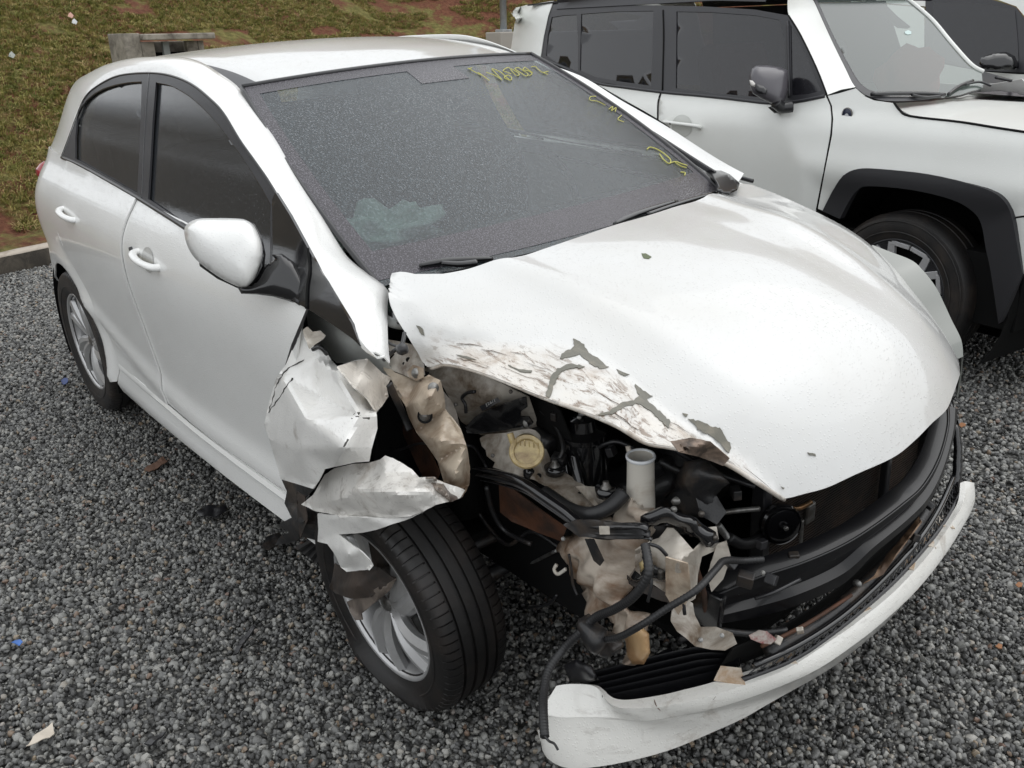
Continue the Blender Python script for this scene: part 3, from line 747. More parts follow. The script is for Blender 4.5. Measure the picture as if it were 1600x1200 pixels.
for nm, ol, m in (('front_door', fd, WHITE), ('rear_door', rd, WHITE), ('quarter_panel', qp, WHITE), ('sill', sl_, WHITE)):
    parts_side.append(panel(nm, ol, .028, sidexz(0), m, car, thick=.006 if nm != 'sill' else .012)); _m = mirror_copy(parts_side[-1]); _m.location = (0, -.02, -.012) if nm == 'front_door' else (0, 0, 0)
# dark backing so that the gaps read dark
bk = panel('body_side_inner', [(-.40, .88), (-.60, .955), (-1.5, 1.0), (-2.36, 1.03), (-2.75, .99), (-2.8, .8), (-2.75, .66)] + arch(.37, 100, 10, 10) + [(-2.0, .33), (-2.0, .24), (-.55, .27), (-.5, .5)], .08, sidexz(.016), VOID, car, thick=.004); mirror_copy(bk)
# sill ledge line
loft('sill_edge', [[(x, -Yc(x, .343)-.003, .337+.006) for x in np.linspace(-.52, -2.0, 30)], [(x, -Yc(x, .34)-.010, .330) for x in np.linspace(-.52, -2.0, 30)], [(x, -Yc(x, .33)-.004, .318) for x in np.linspace(-.52, -2.0, 30)]], WHITE, car, 30, .003)
# door handles
def door_handle(door, x, z):
    y = -Yc(x, z); f = sidexz(0)
    rec = [(x + .048*math.cos(a), z-.002 + .036*math.sin(a)) for a in np.linspace(0, 2*PI, 24, endpoint=False)]
    V, T, ol = tri2d(rec, .012); bd = bdist(V, ol)
    pts = [(x-.085, y+.006, z+.007), (x-.078, y-.014, z+.008), (x-.048, y-.025, z+.005), (x, y-.029, z), (x+.048, y-.025, z-.004), (x+.080, y-.014, z-.008), (x+.088, y+.006, z-.010)]
    h = tube('door_handle', pts, lambda t: .0115 + .004*abs(2*t-1)**2, WHITE, door, 14, flat=(1.0, .75))
    link('handle_recess_shade', [Vector((a, -Yc(a, b)-.0015 , b)) for a, b in V], T, BSHADE, door, True, 0)
    mirror = mirror_copy(h)
BSHADE = paint('white_paint_shaded', (.5, .5, .48))  # darker copy of the body paint: shade of the handle recess as colour
door_handle(parts_side[0], -1.27, .875); door_handle(parts_side[1], -2.10, .893)
kl = lathe('key_lock', [(0, -.004), (.009, -.004), (.010, .004)], BLACKP, parts_side[0], 12, Matrix.Translation((-1.41, -Yc(-1.41, .88)-.002, .88)))
# rear lamp wrapping the rear corner
LAMP = mat('red_lamp', (.28, .012, .02), .12, 0, 1)
vs = []; nu, nv = 14, 12
lp = [CAR.at(69, 254, y=-.66), CAR.at(74, 268, y=-.70), CAR.at(72, 290, y=-.70), CAR.at(56, 270, y=-.60), CAR.at(63, 252, y=-.6)]
rl = pillow('rear_lamp', [(70, 251), (62, 255), (55, 264), (56, 272), (62, 281), (66, 291), (71, 292), (74, 281), (74, 268), (73, 258)], 3, lambda a, b: CAR.depth(Vector((-2.98, -.70, .93))), LAMP, car, .02, .06)
# rear closing surfaces (tailgate, rear window, rear bumper) seen only from the side
def rear():
    rows = [(-2.92, 1.235, .40), (-2.98, 1.10, .46), (-3.02, .97, .52), (-3.07, .85, .60), (-3.11, .62, .68), (-3.11, .42, .69), (-3.06, .26, .68), (-2.93, .22, .66)]
    def grid(rs, name, m):
        vs, fs = [], []
        for x, z, hw in rs:
            for j in range(21):
                q = -1+j/10; vs.append((x + .05*(q*q) - .05*(1-q*q), hw*q, z))
        for i in range(len(rs)-1):
            for j in range(20): fs.append((i*21+j, i*21+j+1, (i+1)*21+j+1, (i+1)*21+j))
        return link(name, vs, fs, m, car, True, .006)
    grid(rows[:3], 'rear_window', GLASS_SIDE); grid(rows[2:5], 'tailgate', WHITE); grid(rows[4:], 'rear_bumper', WHITE)
rear()
# ---- wheel
def make_wheel(parent, pos, axis_yaw=0, camber=0, spin=0, mud=False, R=.300, fl=0, name='wheel'):
    """outer face looks to -Y"""
    e = empty(name, Matrix.Translation(pos) @ Matrix.Rotation(axis_yaw, 4, 'Z') @ Matrix.Rotation(camber, 4, 'X') @ Matrix.Rotation(spin, 4, 'Y'))
    e.parent = parent
    # tyre: section points (r, y, kind)
    w = .093; sec = [(.192, -.070), (.205, -.080), (.225, -.090), (.255, -w-.002), (.277, -w), (.288, -.088), (.2945, -.080), (.298, -.070), (.2995, -.0545),
           (.2995, -.052), (.292, -.051), (.292, -.045), (.3, -.044), (.3005, -.022), (.2925, -.021), (.2925, -.012), (.3005, -.011), (.3005, .011), (.2925, .012), (.2925, .021), (.3005, .022), (.3, .044), (.292, .045), (.292, .051), (.2995, .052), (.298, .070), (.288, .088), (.277, w), (.225, .09), (.192, .07)]
    sec = [(r - fl*max(0, (r-.21)/.09), y) for r, y in sec]
    sip = {5, 6, 7, 8}; sip2 = {25, 26}
    NP = 78; vs, fs = [], []; ang = []
    for k in range(NP):
        a0 = 2*PI*k/NP; d = 2*PI/NP
        ang += [(a0, 0), (a0+d*.80, 0), (a0+d*.83, 1), (a0+d*.97, 1)]
    m = len(sec)
    for ai, (a, g) in enumerate(ang):
        for i, (r, y) in enumerate(sec):
            rr = r - (.0055 if g and (i in sip or i in sip2) else 0)
            sk = .020*(y+.05)/.05*0
            aa = a + (.05*(y+.088) if i in sip else 0)
            flat_ = 0
            vs.append((rr*math.cos(aa), y, rr*math.sin(aa)))
    n = len(ang)
    for k in range(n):
        for i in range(m-1): fs.append((k*m+i, k*m+i+1, ((k+1) % n)*m+i+1, ((k+1) % n)*m+i))
    link('tyre', vs, fs, TYREMUD if mud else TYRE, e, True, auto=.5)
    lathe('sidewall_ring', [(.236, -.0925), (.2385, -.0955), (.241, -.0935)], TYRE, e, 64)
    lathe('rim_barrel', [(.205, -.070), (.208, -.079), (.2035, -.083), (.198, -.078), (.193, -.066), (.186, -.05), (.182, .02), (.19, .07)], RIMM, e, 64)
    lathe('brake_disc', [(0, .0), (.06, .0), (.06, -.01), (.128, -.01), (.128, .012), (0, .012)], STEEL, e, 48)
    lathe('inner_cover', [(.0, .03), (.186, .03)], VOID, e, 32)
    # alloy face
    def spoke(a0, tw, w0, w1, y0, y1, name='spoke'):
        P = []; n = 12; vs = []
        for k in range(n+1):
            t = k/n; r = lerp(.028, .199, t); a = a0 + tw*math.sin(t*PI*.5)*t + tw*.5*t
            wd = lerp(w0, w1, t) * (1 + .25*math.sin(PI*t)); y = lerp(y0, y1, t) - .010*math.sin(PI*t)
            c = Vector((r*math.cos(a), 0, r*math.sin(a))); s = Vector((-math.sin(a), 0, math.cos(a)))
            vs += [c - s*wd + Vector((0, y+.010, 0)), c - s*wd*.6 + Vector((0, y-.002, 0)), c + s*wd*.2 + Vector((0, y-.006, 0)), c + s*wd + Vector((0, y+.006, 0)), c + s*wd*.8 + Vector((0, y+.022, 0)), c - s*wd*.8 + Vector((0, y+.022, 0))]
        fs = [(k*6+i, (k+1)*6+i, (k+1)*6+(i+1) % 6, k*6+(i+1) % 6) for k in range(n) for i in range(6)] + [tuple(range(6)), tuple(range(n*6, n*6+6))]
        return vs, fs
    for k in range(5):
        a = 2*PI*k/5
        for da, tw in ((-.20, .20), (.20, .24)):
            v, f = spoke(a+da, tw, .0125, .027, -.058, -.070); link('spoke', v, f, RIMM, e, True, auto=.6)
        # web behind the pair
        v, f = spoke(a, .22, .016, .026, -.046, -.058); link('spoke_web', v, f, RIMM, e, True, auto=.6)
    lathe('hub', [(0, -.062), (.022, -.062), (.026, -.058), (.05, -.056), (.062, -.050), (.066, -.03), (.06, .0)], RIMM, e, 40)
    cp = lathe('centre_cap', [(0, -.066), (.020, -.0655), (.024, -.061)], STEEL, e, 28)
    for k in range(4):
        a = 2*PI*k/4+.4; lathe('wheel_nut', [(0, -.064), (.007, -.064), (.009, -.05)], STEEL, e, 8, Matrix.Translation((.042*math.cos(a), 0, .042*math.sin(a))))
    return e
make_wheel(car, (-2.5, -.705, .298), 0, 0, .3)
make_wheel(car, (-2.5, .705, .27)).rotation_euler.z += PI
# front right wheel: toed and leaning on its broken strut
FW = make_wheel(car, (-.193, -.739, .228), .023, .054, -.5, mud=True)
FW.matrix_basis = FW.matrix_basis @ Matrix.Scale(.935, 4)
_mb = FW.matrix_basis.copy(); _ty = [o for o in FW.children if o.name.startswith('tyre')][0]; _inv = _mb.inverted()
for v in _ty.data.vertices:                                     # airless tyre: flat where it meets the ground
    q = _mb @ v.co
    if q.z < .045 and math.hypot(v.co.x, v.co.z) > .235:
        k = (.045-q.z); q.z = -.012 + (q.z+.055)*.57 if q.z > -.055 else -.012; q.y += (-.020 if v.co.y < 0 else .015)*min(1, k/.05)*(1 if abs(v.co.y) > .06 else 0)
        v.co = _inv @ q
o = make_wheel(car, (0.0, .705, .26)); o.rotation_euler.z += PI
# rear wheel housing
def liner(x, s):
    pts = [(x + .36*math.cos(a), .29 + .36*math.sin(a)) for a in np.linspace(-.35, PI+.35, 30)]
    loft('wheel_liner', [[(a, s*.79, b) for a, b in pts], [(a, s*.42, b) for a, b in pts]], VOID, car, 30, .004)
    link('wheel_housing', [(a, s*.43, b) for a, b in pts] , [tuple(range(30))], VOID, car, False)
liner(-2.5, -1); liner(-2.5, 1); liner(0, 1)
# ---- door mirror
MIRB = BLACKG
mo = [(288, 362), (290, 353), (300, 345), (314, 341.5), (340, 341), (375, 342), (390, 347), (400, 358), (408, 378), (410, 395), (407, 410), (400, 430), (392, 443), (382, 449), (370, 447), (344, 434), (312, 411), (297, 393), (290, 376)]
mo = [tuple(p) for p in cr(mo, 4, True)]
def mdep(a, b):
    return CAR.depth(Vector((-.56, -.905, 1.0))) - .00055*(a-345)*.6
mir = empty('door_mirror', None, parent=car)
mir.parent = car
pillow('mirror_shell', mo, 6, mdep, WHITE, mir, .055, .05, .55)
mg = [(408, 384), (414, 396), (415, 410), (409, 428), (398, 446), (386, 453), (374, 452), (362, 444), (382, 449), (392, 443), (400, 430), (407, 410), (410, 395)]
pillow('mirror_rim', [(300, 348), (345, 340), (380, 341.5), (398, 350), (410, 372), (415, 397), (413, 418), (404, 440), (389, 453), (375, 452), (340, 436), (312, 416)], 8, lambda a, b: mdep(a, b)+.03, BLACKG, mir, .01, .035)
arm = [(371, 449), (392, 446), (404, 434), (412, 418), (430, 404), (424, 398), (440, 396), (460, 410), (478, 440), (482, 470), (478, 481), (450, 470), (425, 463), (400, 460), (377, 459)]
pillow('mirror_arm', arm, 5, lambda a, b: lerp(CAR.depth(Vector((-.50, -.86, .96))), CAR.depth(Vector((-.42, -.80, .95))), max(0, min(1, (a-380)/90))), BLACKG, mir, .022, .02, .6)
sail = [(425, 312), (430, 300), (452, 335), (482, 390), (515, 448), (549, 505), (563, 541), (548, 527), (505, 498), (478, 481), (455, 470), (440, 440), (426, 405)]
panel('mirror_sail', sail, 8, side(-.006), BLACKG, mir, thick=.008)
sidetube('sail_seam', [(481, 388), (484, 420), (480, 450), (479, 482)], .003, VOID, -.008, mir, False)
# ---- wipers and cowl
cw = []
for i in range(30):
    q = -1 + 2*i/29; y = .66*q; x = -.25 - .10*(y/.58)**2
    cw.append((x, y))
loft('cowl_grille', [[(x-.03, y, .925-.02*(y/.6)**2) for x, y in cw], [(x+.06, y, .90-.02*(y/.6)**2) for x, y in cw], [(x+.16, y, .90-.02*(y/.6)**2) for x, y in cw]], BLACKG, car, 40, .004)
def wiper(pts, arm_):
    f = onws(.012); fa = onws(.024)
    w = tube('wiper', [f(*p) for p in pts], lambda t: .005+.004*math.sin(PI*t), BLACKG, car, 8)
    tube('wiper_arm', [fa(*p) for p in arm_], lambda t: .009-.003*t, BLACKG, w, 8)
wiper([(960, 350), (1000, 333), (1058, 314)], [(1120, 303), (1090, 310), (1050, 322), (1012, 335)])
wiper([(655, 415), (700, 408), (770, 404)], [(745, 411), (715, 413), (690, 411)])
cr_ = pillow('cowl_corner', [(1098, 262), (1112, 260), (1140, 272), (1156, 286), (1152, 297), (1138, 304), (1120, 300), (1118, 285)], 5, lambda a, b: CAR.depth(CAR.at(a, b, z=.965)), BEAMM, car, .01, .02)
# ---- interior
INT = mat('dark_interior_cloth', (.02, .021, .023), .9); DASH = mat('dark_dashboard', (.018, .018, .019), .6)
loft('dashboard', [[(-.35, y, .90) for y in np.linspace(-.6, .6, 20)], [(-.62, y, .93) for y in np.linspace(-.6, .6, 20)], [(-.80, y, .88) for y in np.linspace(-.6, .6, 20)], [(-.84, y, .55) for y in np.linspace(-.6, .6, 20)]], DASH, car, 20, .01)
def seat(y):
    e = empty('seat', Matrix.Translation((-1.45, y, .5)), parent=car)
    box('cushion', (.1, 0, 0), (.5, .48, .16), INT, e, bevel=.05); box('seat_back', (-.22, 0, .32), (.14, .48, .62), INT, e, rot=(0, -.25, 0), bevel=.05)
    box('headrest', (-.32, 0, .71), (.09, .26, .17), INT, e, rot=(0, -.2, 0), bevel=.03)
seat(-.36); seat(.36)
box('rear_bench', (-2.35, 0, .8), (.2, 1.2, .7), INT, car, bevel=.05)
box('cabin_floor', (-1.6, 0, .30), (2.9, 1.45, .04), VOID, car)
def torus(name, c, R, r, m, parent, tilt):
    Mx = Matrix.Translation(c) @ Matrix.Rotation(tilt, 4, 'Y')
    pts = [Mx @ Vector((R*math.cos(a), R*math.sin(a), 0)) for a in np.linspace(0, 2*PI, 33)]
    return tube(name, pts, r, m, parent, 8, sp=1)
torus('steering_wheel', (-.93, .36, .88), .18, .015, DASH, car, 1.15)
# deployed airbag on the dashboard
AIRB = grime('pale_green_airbag', (.66, .80, .72), (.36, .48, .42), 12, .9, lo=.35, hi=.7)
bm = bmesh.new(); bmesh.ops.create_icosphere(bm, subdivisions=4, radius=1)
for v in bm.verts:
    n_ = noise.noise(v.co*2.2); v.co = Vector((v.co.x*.11, v.co.y*.14, v.co.z*.05))*(1+.7*n_) + Vector((-.60, -.44, .985)) + Vector((0, 0, .02*n_))
me = bpy.data.meshes.new('airbag'); bm.to_mesh(me); bm.free(); me.materials.append(AIRB); me.polygons.foreach_set('use_smooth', [True]*len(me.polygons))
ab = bpy.data.objects.new('airbag', me); col.objects.link(ab); ab.parent = car
# ------------------------------------------------------------------ bonnet
from mathutils.bvhtree import BVHTree
def bvh(o):
    me = o.data; return BVHTree.FromPolygons([v.co.copy() for v in me.vertices], [tuple(p.vertices) for p in me.polygons])
def onmesh(o, off=.0015):
    T = bvh(o)
    def f(a, b):
        d = CAR.d(a, b).normalized(); h, n, i, t = T.ray_cast(CAR.c, d, 12)
        if h is None:
            q = CAR.at(a, b, w=1.8); h, n, i, t = T.find_nearest(q)
        return h - d*off
    return f
crease_px = [(612, 425), (640, 465), (655, 482), (668, 494), (685, 507), (700, 515), (735, 520), (770, 525), (810, 531), (865, 538), (905, 545), (950, 572), (1000, 612), (1050, 652), (1100, 684), (1145, 714), (1190, 750), (1223, 779)]
edge_px = [(612, 425), (607, 457), (616, 490), (636, 524), (652, 550), (667, 573), (692, 568), (724, 573), (770, 588), (849, 620), (905, 640), (960, 663), (1005, 689), (1045, 697), (1090, 707), (1135, 724), (1185, 755), (1223, 779)]
edge_y = [None, -.668, -.682, -.685, -.682, -.678, -.672, -.668, -.66, -.635, -.61, -.585, -.56, -.538, -.51, -.475, -.43, None]
hf = onhood()
CP = [hf(*p) for p in crease_px]; EP = [CP[0]] + [CAR.at(p[0], p[1], y=y) for p, y in zip(edge_px[1:-1], edge_y[1:-1])] + [CP[-1]]
CS = np.array(cr([tuple(p) for p in CP], 5)); ES = np.array(cr([tuple(p) for p in EP], 5)); nS = len(CS)
xy = CS[:, :2]; tang = np.gradient(xy, axis=0); nrm = np.stack([tang[:, 1], -tang[:, 0]], 1); nrm /= np.linalg.norm(nrm, axis=1)[:, None]
if nrm[nS//2][1] > 0: nrm = -nrm
wd = np.array([min(.13, 1.0*np.linalg.norm(a-b)+1e-5) for a, b in zip(CS, ES)]); off_xy = xy + nrm*wd[:, None]
re_ = [hf(*p) for p in [(1155, 287), (1140, 298), (1100, 309), (1050, 325), (940, 358), (860, 386), (800, 403), (740, 417), (692, 427), (649, 428), (625, 424)]]
fe_ = [hf(*p) for p in cr([(1223, 779), (1284, 764), (1331, 744), (1394, 716), (1430, 688), (1456, 662), (1478, 641), (1488, 620), (1495, 600), (1500, 585)], 9)[3:]]
rear_xy = [(p.x, p.y) for p in re_]; front_xy = [(p.x, p.y) for p in fe_]
left_xy = [(.42, .585), (.38, .605), (.28, .635), (.15, .655), (0, .672), (-.15, .675), (-.28, .66)]
top_xy = [tuple(p) for p in xy] + front_xy + left_xy + rear_xy
flap_xy = [tuple(p) for p in off_xy[1:-1]]
out_all = [tuple(xy[0])] + flap_xy + [tuple(xy[-1])] + front_xy + left_xy + rear_xy
crease_poly = np.array(top_xy)
def hood_fn(a, b):
    P = np.array([[a, b]]); _d = np.linalg.norm(xy-[a, b], axis=1); _i = int(_d.argmin())
    if not (np.dot(np.array([a, b])-xy[_i], nrm[_i]) > 1e-4 and 0 < _i < nS-1 and _d[_i] <= wd[_i]*1.3 + .002):
        z = Zh(a, b); p = Vector((a, b, z)); d = np.linalg.norm(xy-[a, b], axis=1).min()
        p.z += .004*noise.noise(Vector((a*5, b*5, 2)))*min(1, d/.1) - .006*math.exp(-(d/.03)**2)*abs(noise.noise(Vector((a*14, b*14, 0))))
        return p
    d = np.linalg.norm(xy-[a, b], axis=1); i = int(d.argmin()); t = min(1, d[i]/max(wd[i], 1e-4))
    # refine along the crease
    p = Vector(CS[i])*(1-t) + Vector(ES[i])*t
    w = math.sin(PI*t)
    out = (CAR.c - p).normalized()
    p += out*(.018*w*noise.noise(Vector((p.x*9, p.z*30, 1.7))) + .007*w*noise.noise(Vector((p.x*30, p.z*60, 5))) - .012*w*math.exp(-((i/nS-.5)/.05)**2) - .016*w*math.exp(-((i/nS-.80)/.045)**2) + .016*w*math.exp(-((i/nS-.63)/.08)**2))
    if t > .55: p += Vector((0, .03, -.004))*((t-.55)/.45)**2*.0
    return p
HOOD = panel('bonnet', out_all, .017, hood_fn, WHITE_HOOD, car, thick=.0035, offset=-1)
_me = HOOD.data; V2, T2, _ol = tri2d(out_all, .017)
_at = _me.attributes.new('scrape', 'FLOAT', 'POINT')
ss = lambda x: max(0., min(1., x))**2*(3-2*max(0., min(1., x)))
for i_, q in enumerate(V2):
    d_ = np.linalg.norm(xy-q, axis=1); n_ = int(d_.argmin()); u_ = n_/nS
    out_ = float(np.dot(q-xy[n_], nrm[n_]))
    _at.data[i_].value = ss((u_-.20)/.16)*ss((out_+.006+.03*noise.noise(Vector((q[0]*14, q[1]*14, 0))))/.045)*(1-ss((u_-.93)/.06))
hm_ = onmesh(HOOD, .0022)
def chip(name, pts, o=(600, 400), s=2.6667, m=PRIMER, parent=HOOD, step=4, jag=.0, thick=.0012, fn=None, seed=1):
    P = [(o[0]+a/s, o[1]+b/s) for a, b in pts]; rnd = random.Random(seed)
    sz_ = np.ptp(np.array(P), axis=0).min(); Q = [tuple(q + rnd.uniform(-1, 1)*min(1.3, sz_*.07) for q in p) for p in densify(P, 5)]
    return panel(name, Q, step, fn or hm_, m, parent, thick=thick, offset=0)
chips = [[(785, 342), (805, 352), (832, 368), (850, 400), (900, 432), (937, 465), (900, 470), (868, 452), (840, 430), (815, 408), (775, 422), (733, 430), (737, 405), (775, 388), (792, 372)],
 [(770, 448), (815, 455), (835, 464), (780, 468), (742, 482), (716, 515), (702, 552), (690, 590), (674, 582), (684, 545), (694, 505), (722, 470)],
 [(1043, 530), (1078, 560), (1118, 583), (1096, 600), (1140, 640), (1172, 668), (1192, 690), (1186, 715), (1148, 682), (1108, 645), (1060, 614), (1000, 630), (950, 658), (880, 664), (940, 648), (982, 612), (1040, 603), (1063, 580)],
 [(1268, 678), (1310, 686), (1370, 712), (1400, 718), (1446, 790), (1438, 822), (1398, 778), (1350, 742), (1308, 722)],
 [(1243, 655), (1268, 660), (1256, 672)], [(968, 470), (1022, 495), (1000, 500), (975, 484)],
 [(515, 452), (560, 470), (616, 478), (612, 486), (570, 484)], [(300, 412), (345, 418), (385, 432), (350, 430)], [(1085, -5), (1115, -4), (1116, 6), (1090, 8)]]
for k, c in enumerate(chips[:8]): chip('bare_primer_patch', c, seed=k)
for a, b, dx, dy in ((700+2, 458, 6, 4), (748, 462, 7, 1), (1268, 713, 14, 4), (1276, 709, 8, 6)):
    pass
chip('bare_primer_patch', [(0, 0), (12, 2), (13, 6), (3, 4)], (1262, 707), 1, seed=31); chip('bare_primer_patch', [(0, 0), (6, 2), (4, 5)], (1220, 760), 1, seed=32)
chip('bare_primer_patch', [(0, 0), (9, 4), (13, 16), (8, 15)], (650, 508), 1, seed=33)
# underside frame of the bonnet edge seen below the lip
tube('bonnet_hem', [Vector(p)+Vector((0, .004, -.004)) for p in ES[26:86]], .0045, WHITE_SCR, HOOD, 8, sp=1)
# dirt lines scraped along the flank
SCR = mat('dark_scrape', (.13, .09, .065), .7)
for k in range(26):
    rnd = random.Random(100+k); u_ = rnd.uniform(.32, .93); i0 = int(u_*nS); n_ = rnd.randint(2, 7); t0 = rnd.uniform(.15, .9)
    px0 = [crease_px[0]]
    cpx = np.array(cr(crease_px, 5)); epx = np.array(cr(edge_px, 5))
    pts = []
    for j in range(n_):
        i = min(nS-1, i0+j); t = min(.97, max(.05, t0 + rnd.uniform(-.03, .03))); pts.append(tuple(cpx[i]*(1-t)+epx[i]*t))
    try:
        P = [hm_(*p) for p in pts]; w_ = rnd.uniform(.0004, .0010)
        v, f = tube_verts(P, lambda t, w_=w_: w_*(.3+math.sin(PI*t)), 5, flat=(1, .5)); link('scratch', v, f, SCR, HOOD)
    except Exception: pass
# ------------------------------------------------------------------ left wing and headlamp, seen past the bonnet
def lw():
    rows = []
    for k, (dy, dz, lowz) in enumerate(((-.02, -.02, 0), (.01, -.06, 0), (.03, -.12, 0), (.06, -.20, 0), (.07, -.30, 0))):
        rows.append([(x, .672 + dy - .10*max(0, (x-.05))**1.5, Zh(x, .66)-.012+dz-.03*max(0, min(1, -x*3))) for x in np.linspace(-.16, .22, 24)])
    loft('front_wing', rows, WHITE, car, 24, .004)
    a = [(.40*math.cos(t), .79, .30+.40*math.sin(t)) for t in np.linspace(2.75, .75, 24)]
    loft('front_wing_lower', [rows[-1], [(p[0], .80, p[2]) for p in a]], WHITE, car, 24, .004)
    hl = [CAR.at(1423, 406, y=.70)]
lw()
HLG = mat('milky_headlamp', (.20, .21, .19), .18, 0, 1)
def headlamp():
    ts = np.linspace(0, 1, 20)
    top = cr([tuple(CAR.at(*q)) if False else tuple(CAR.at(q[0], q[1], y=y)) for q, y in (((1364, 383), .70), ((1390, 393), .712), ((1423, 406), .715), ((1440, 420), .71), ((1462, 448), .70), ((1476, 476), .69), ((1487, 500), .675), ((1502, 531), .655), ((1505, 557), .64))], 5)
    rows = [top, [(p[0]-.01, p[1]+.03, p[2]-.05) for p in top], [(p[0]-.01, p[1]+.03, p[2]-.13) for p in top]]
    inn = [(p[0]-.05, p[1]-.14, p[2]-.03) for p in top]
    loft('headlamp', [inn]+rows, HLG, car, 40, .004)
headlamp()
# black bumper corner at the left
BL = [CAR.at(1487, 622, y=.52), CAR.at(1499, 650, y=.56)]
pillow('bumper_side', [(1484, 624), (1492, 640), (1500, 668), (1504, 700), (1504, 730), (1502, 768), (1490, 790), (1474, 808), (1478, 770), (1488, 740), (1490, 700), (1488, 660), (1480, 640)], 7, lambda a, b: CAR.depth(CAR.at(1495, 700, y=.56)), BLACKG, car, .02, .05)
# ------------------------------------------------------------------ bumper beam
def beam():
    tp = [((1121, 924), .50), ((1184, 897), .535), ((1253, 874), .575), ((1315, 847), .60), ((1362, 819), .615), ((1409, 784), .62), ((1440, 756), .61), ((1465, 712), .585), ((1478, 662), .54), ((1476, 630), .50)]
    bp_ = [((1122, 978), .50), ((1190, 966), .535), ((1250, 948), .575), ((1320, 914), .60), ((1366, 868), .615), ((1418, 824), .62), ((1453, 786), .61), ((1476, 738), .585), ((1492, 680), .54), ((1498, 640), .50)]
    T_ = cr([tuple(CAR.at(*q, x=x)) for q, x in tp], 6); B_ = cr([tuple(CAR.at(*q, x=x)) for q, x in bp_], 6); n = 60
    T_ = resample(T_, n); B_ = resample(B_, n)
    prof = [(-.040, 1.0), (-.036, 1.06), (-.010, 1.0), (.0, .95), (.002, .72), (-.014, .62), (-.014, .40), (.002, .30), (.0, .05), (-.012, -.02), (-.055, -.02)]
    rows = []
    for dx, t in prof: rows.append([B_[i]*(1-t) + T_[i]*t + np.array([dx, 0, 0]) for i in range(n)])
    rows.append(rows[0])
    vs = [p for r in rows for p in r]
    m = len(rows); fs = [(i*n+k, i*n+k+1, (i+1)*n+k+1, (i+1)*n+k) for i in range(m-1) for k in range(n-1)]
    fs += [tuple(i*n for i in range(m-1)), tuple(i*n+n-1 for i in range(m-1))]
    o = link('bumper_beam', vs, fs, BEAMM, car, True, auto=.5)
    e0 = B_[0]*.5+T_[0]*.5
    box('beam_end_plate', e0 + np.array([-.03, -.012, .0]), (.09, .02, .085), BLACKG, o, rot=(0, .1, .2))
    for k, i in enumerate((4, 18, 34, 48)):
        lathe('beam_bolt', [(0, .006), (.006, .006), (.007, 0)], STEEL, o, 8, Matrix.Translation(rows[4][i] if False else Vector(rows[5][i])) @ Matrix.Rotation(PI, 4, 'Z') @ Matrix.Rotation(-PI/2, 4, 'Z'))
    tube('beam_seam', [tuple(p+np.array([.004, 0, .0])) for p in rows[3]], .002, BLACKP, o, 6, sp=1)
    return rows
BR_ = beam()
# ------------------------------------------------------------------ torn bumper cover
tp = [((868, 1073), .24, -.02), ((892, 1070), .245, 0), ((925, 1072), .25, 0), ((940, 1082), .25, 0), ((955, 1100), .25, 0), ((985, 1107), .25, 0), ((1060, 1100), .255, 0), ((1150, 1075), .26, 0), ((1230, 1045), .26, 0), ((1300, 1000), .26, 0), ((1345, 968), .26, 0), ((1400, 922), .26, 0), ((1450, 868), .26, 0), ((1485, 820), .265, 0), ((1505, 785), .27, 0), ((1507, 752), .30, 0)]
lp = [((838, 1150), .12), ((846, 1185), .10), ((880, 1205), .10), ((930, 1203), .11), ((990, 1192), .115), ((1050, 1175), .12), ((1110, 1150), .13), ((1160, 1128), .14), ((1210, 1100), .15), ((1300, 1050), .15), ((1350, 1012), .15), ((1400, 965), .15), ((1450, 902), .15), ((1490, 845), .16), ((1513, 806), .17), ((1518, 790), .20), ((1514, 768), .26)]
TP = cr([tuple(CAR.at(*q, z=z)) for q, z, _ in tp], 6); LP = cr([tuple(CAR.at(*q, z=z)) for q, z in lp], 6)
nb = len(TP); TPn = np.array(TP); LPn = resample(LP, nb)
rows = []
ctr = np.array([.25, 0, .25])
for t, o_ in ((0, 0), (.10, .010), (.24, .020), (.30, .022), (.34, .019), (.6, .010), (.85, -.001), (1, -.012)):
    r = TPn*(1-t) + LPn*t; d = r - ctr; d[:, 2] = 0; d /= np.linalg.norm(d, axis=1)[:, None]; rows.append(r + d*o_)
inn = TPn.copy(); d = inn-ctr; d[:, 2] = 0; d /= np.linalg.norm(d, axis=1)[:, None]
fl = np.interp(np.arange(nb), [0, 20, 36, 60, nb-1], [.002, .01, .045, .03, .012])
rows.insert(0, inn - d*fl[:, None] + np.array([0, 0, -.004])); 
# torn right end
rng = random.Random(5)
vs = []
for ri, r in enumerate(rows):
    for i, p in enumerate(r):
        q = Vector(p)
        if i == 0: q += Vector((.03*rng.uniform(-.3, 1), .02*rng.uniform(-.2, 1), 0))
        vs.append(q)
fs = [(i*nb+k, i*nb+k+1, (i+1)*nb+k+1, (i+1)*nb+k) for i in range(len(rows)-1) for k in range(nb-1)]
BUMP = link('bumper_cover', vs, fs, WHITE_BUMP, car, True, .004, 0, auto=.35)
TABM = grime('dirty_tab', (.42, .30, .20), (.62, .56, .48), 20, .6)
for (a, b), w_ in (((1140, 1066), 26), ((1222, 1036), 26), ((1345, 957), 22), ((1430, 880), 20), ((1459, 845), 18), ((1484, 815), 10)):
    c = CAR.at(a, b, z=.262); d_ = (c - Vector(ctr)); d_.z = 0; d_.normalize(); s_ = Vector((-d_.y, d_.x, 0)); h_ = .011*w_/26; s_ = s_*1.5; d_ = d_*1.5
    vs = [c - s_*.02, c + s_*.02, c + s_*.012 - d_*.028 + Vector((0, 0, .004)), c - s_*.014 - d_*.024 + Vector((0, 0, .006))]
    link('mounting_tab', vs, [(0, 1, 2, 3)], TABM, BUMP, False, .003)
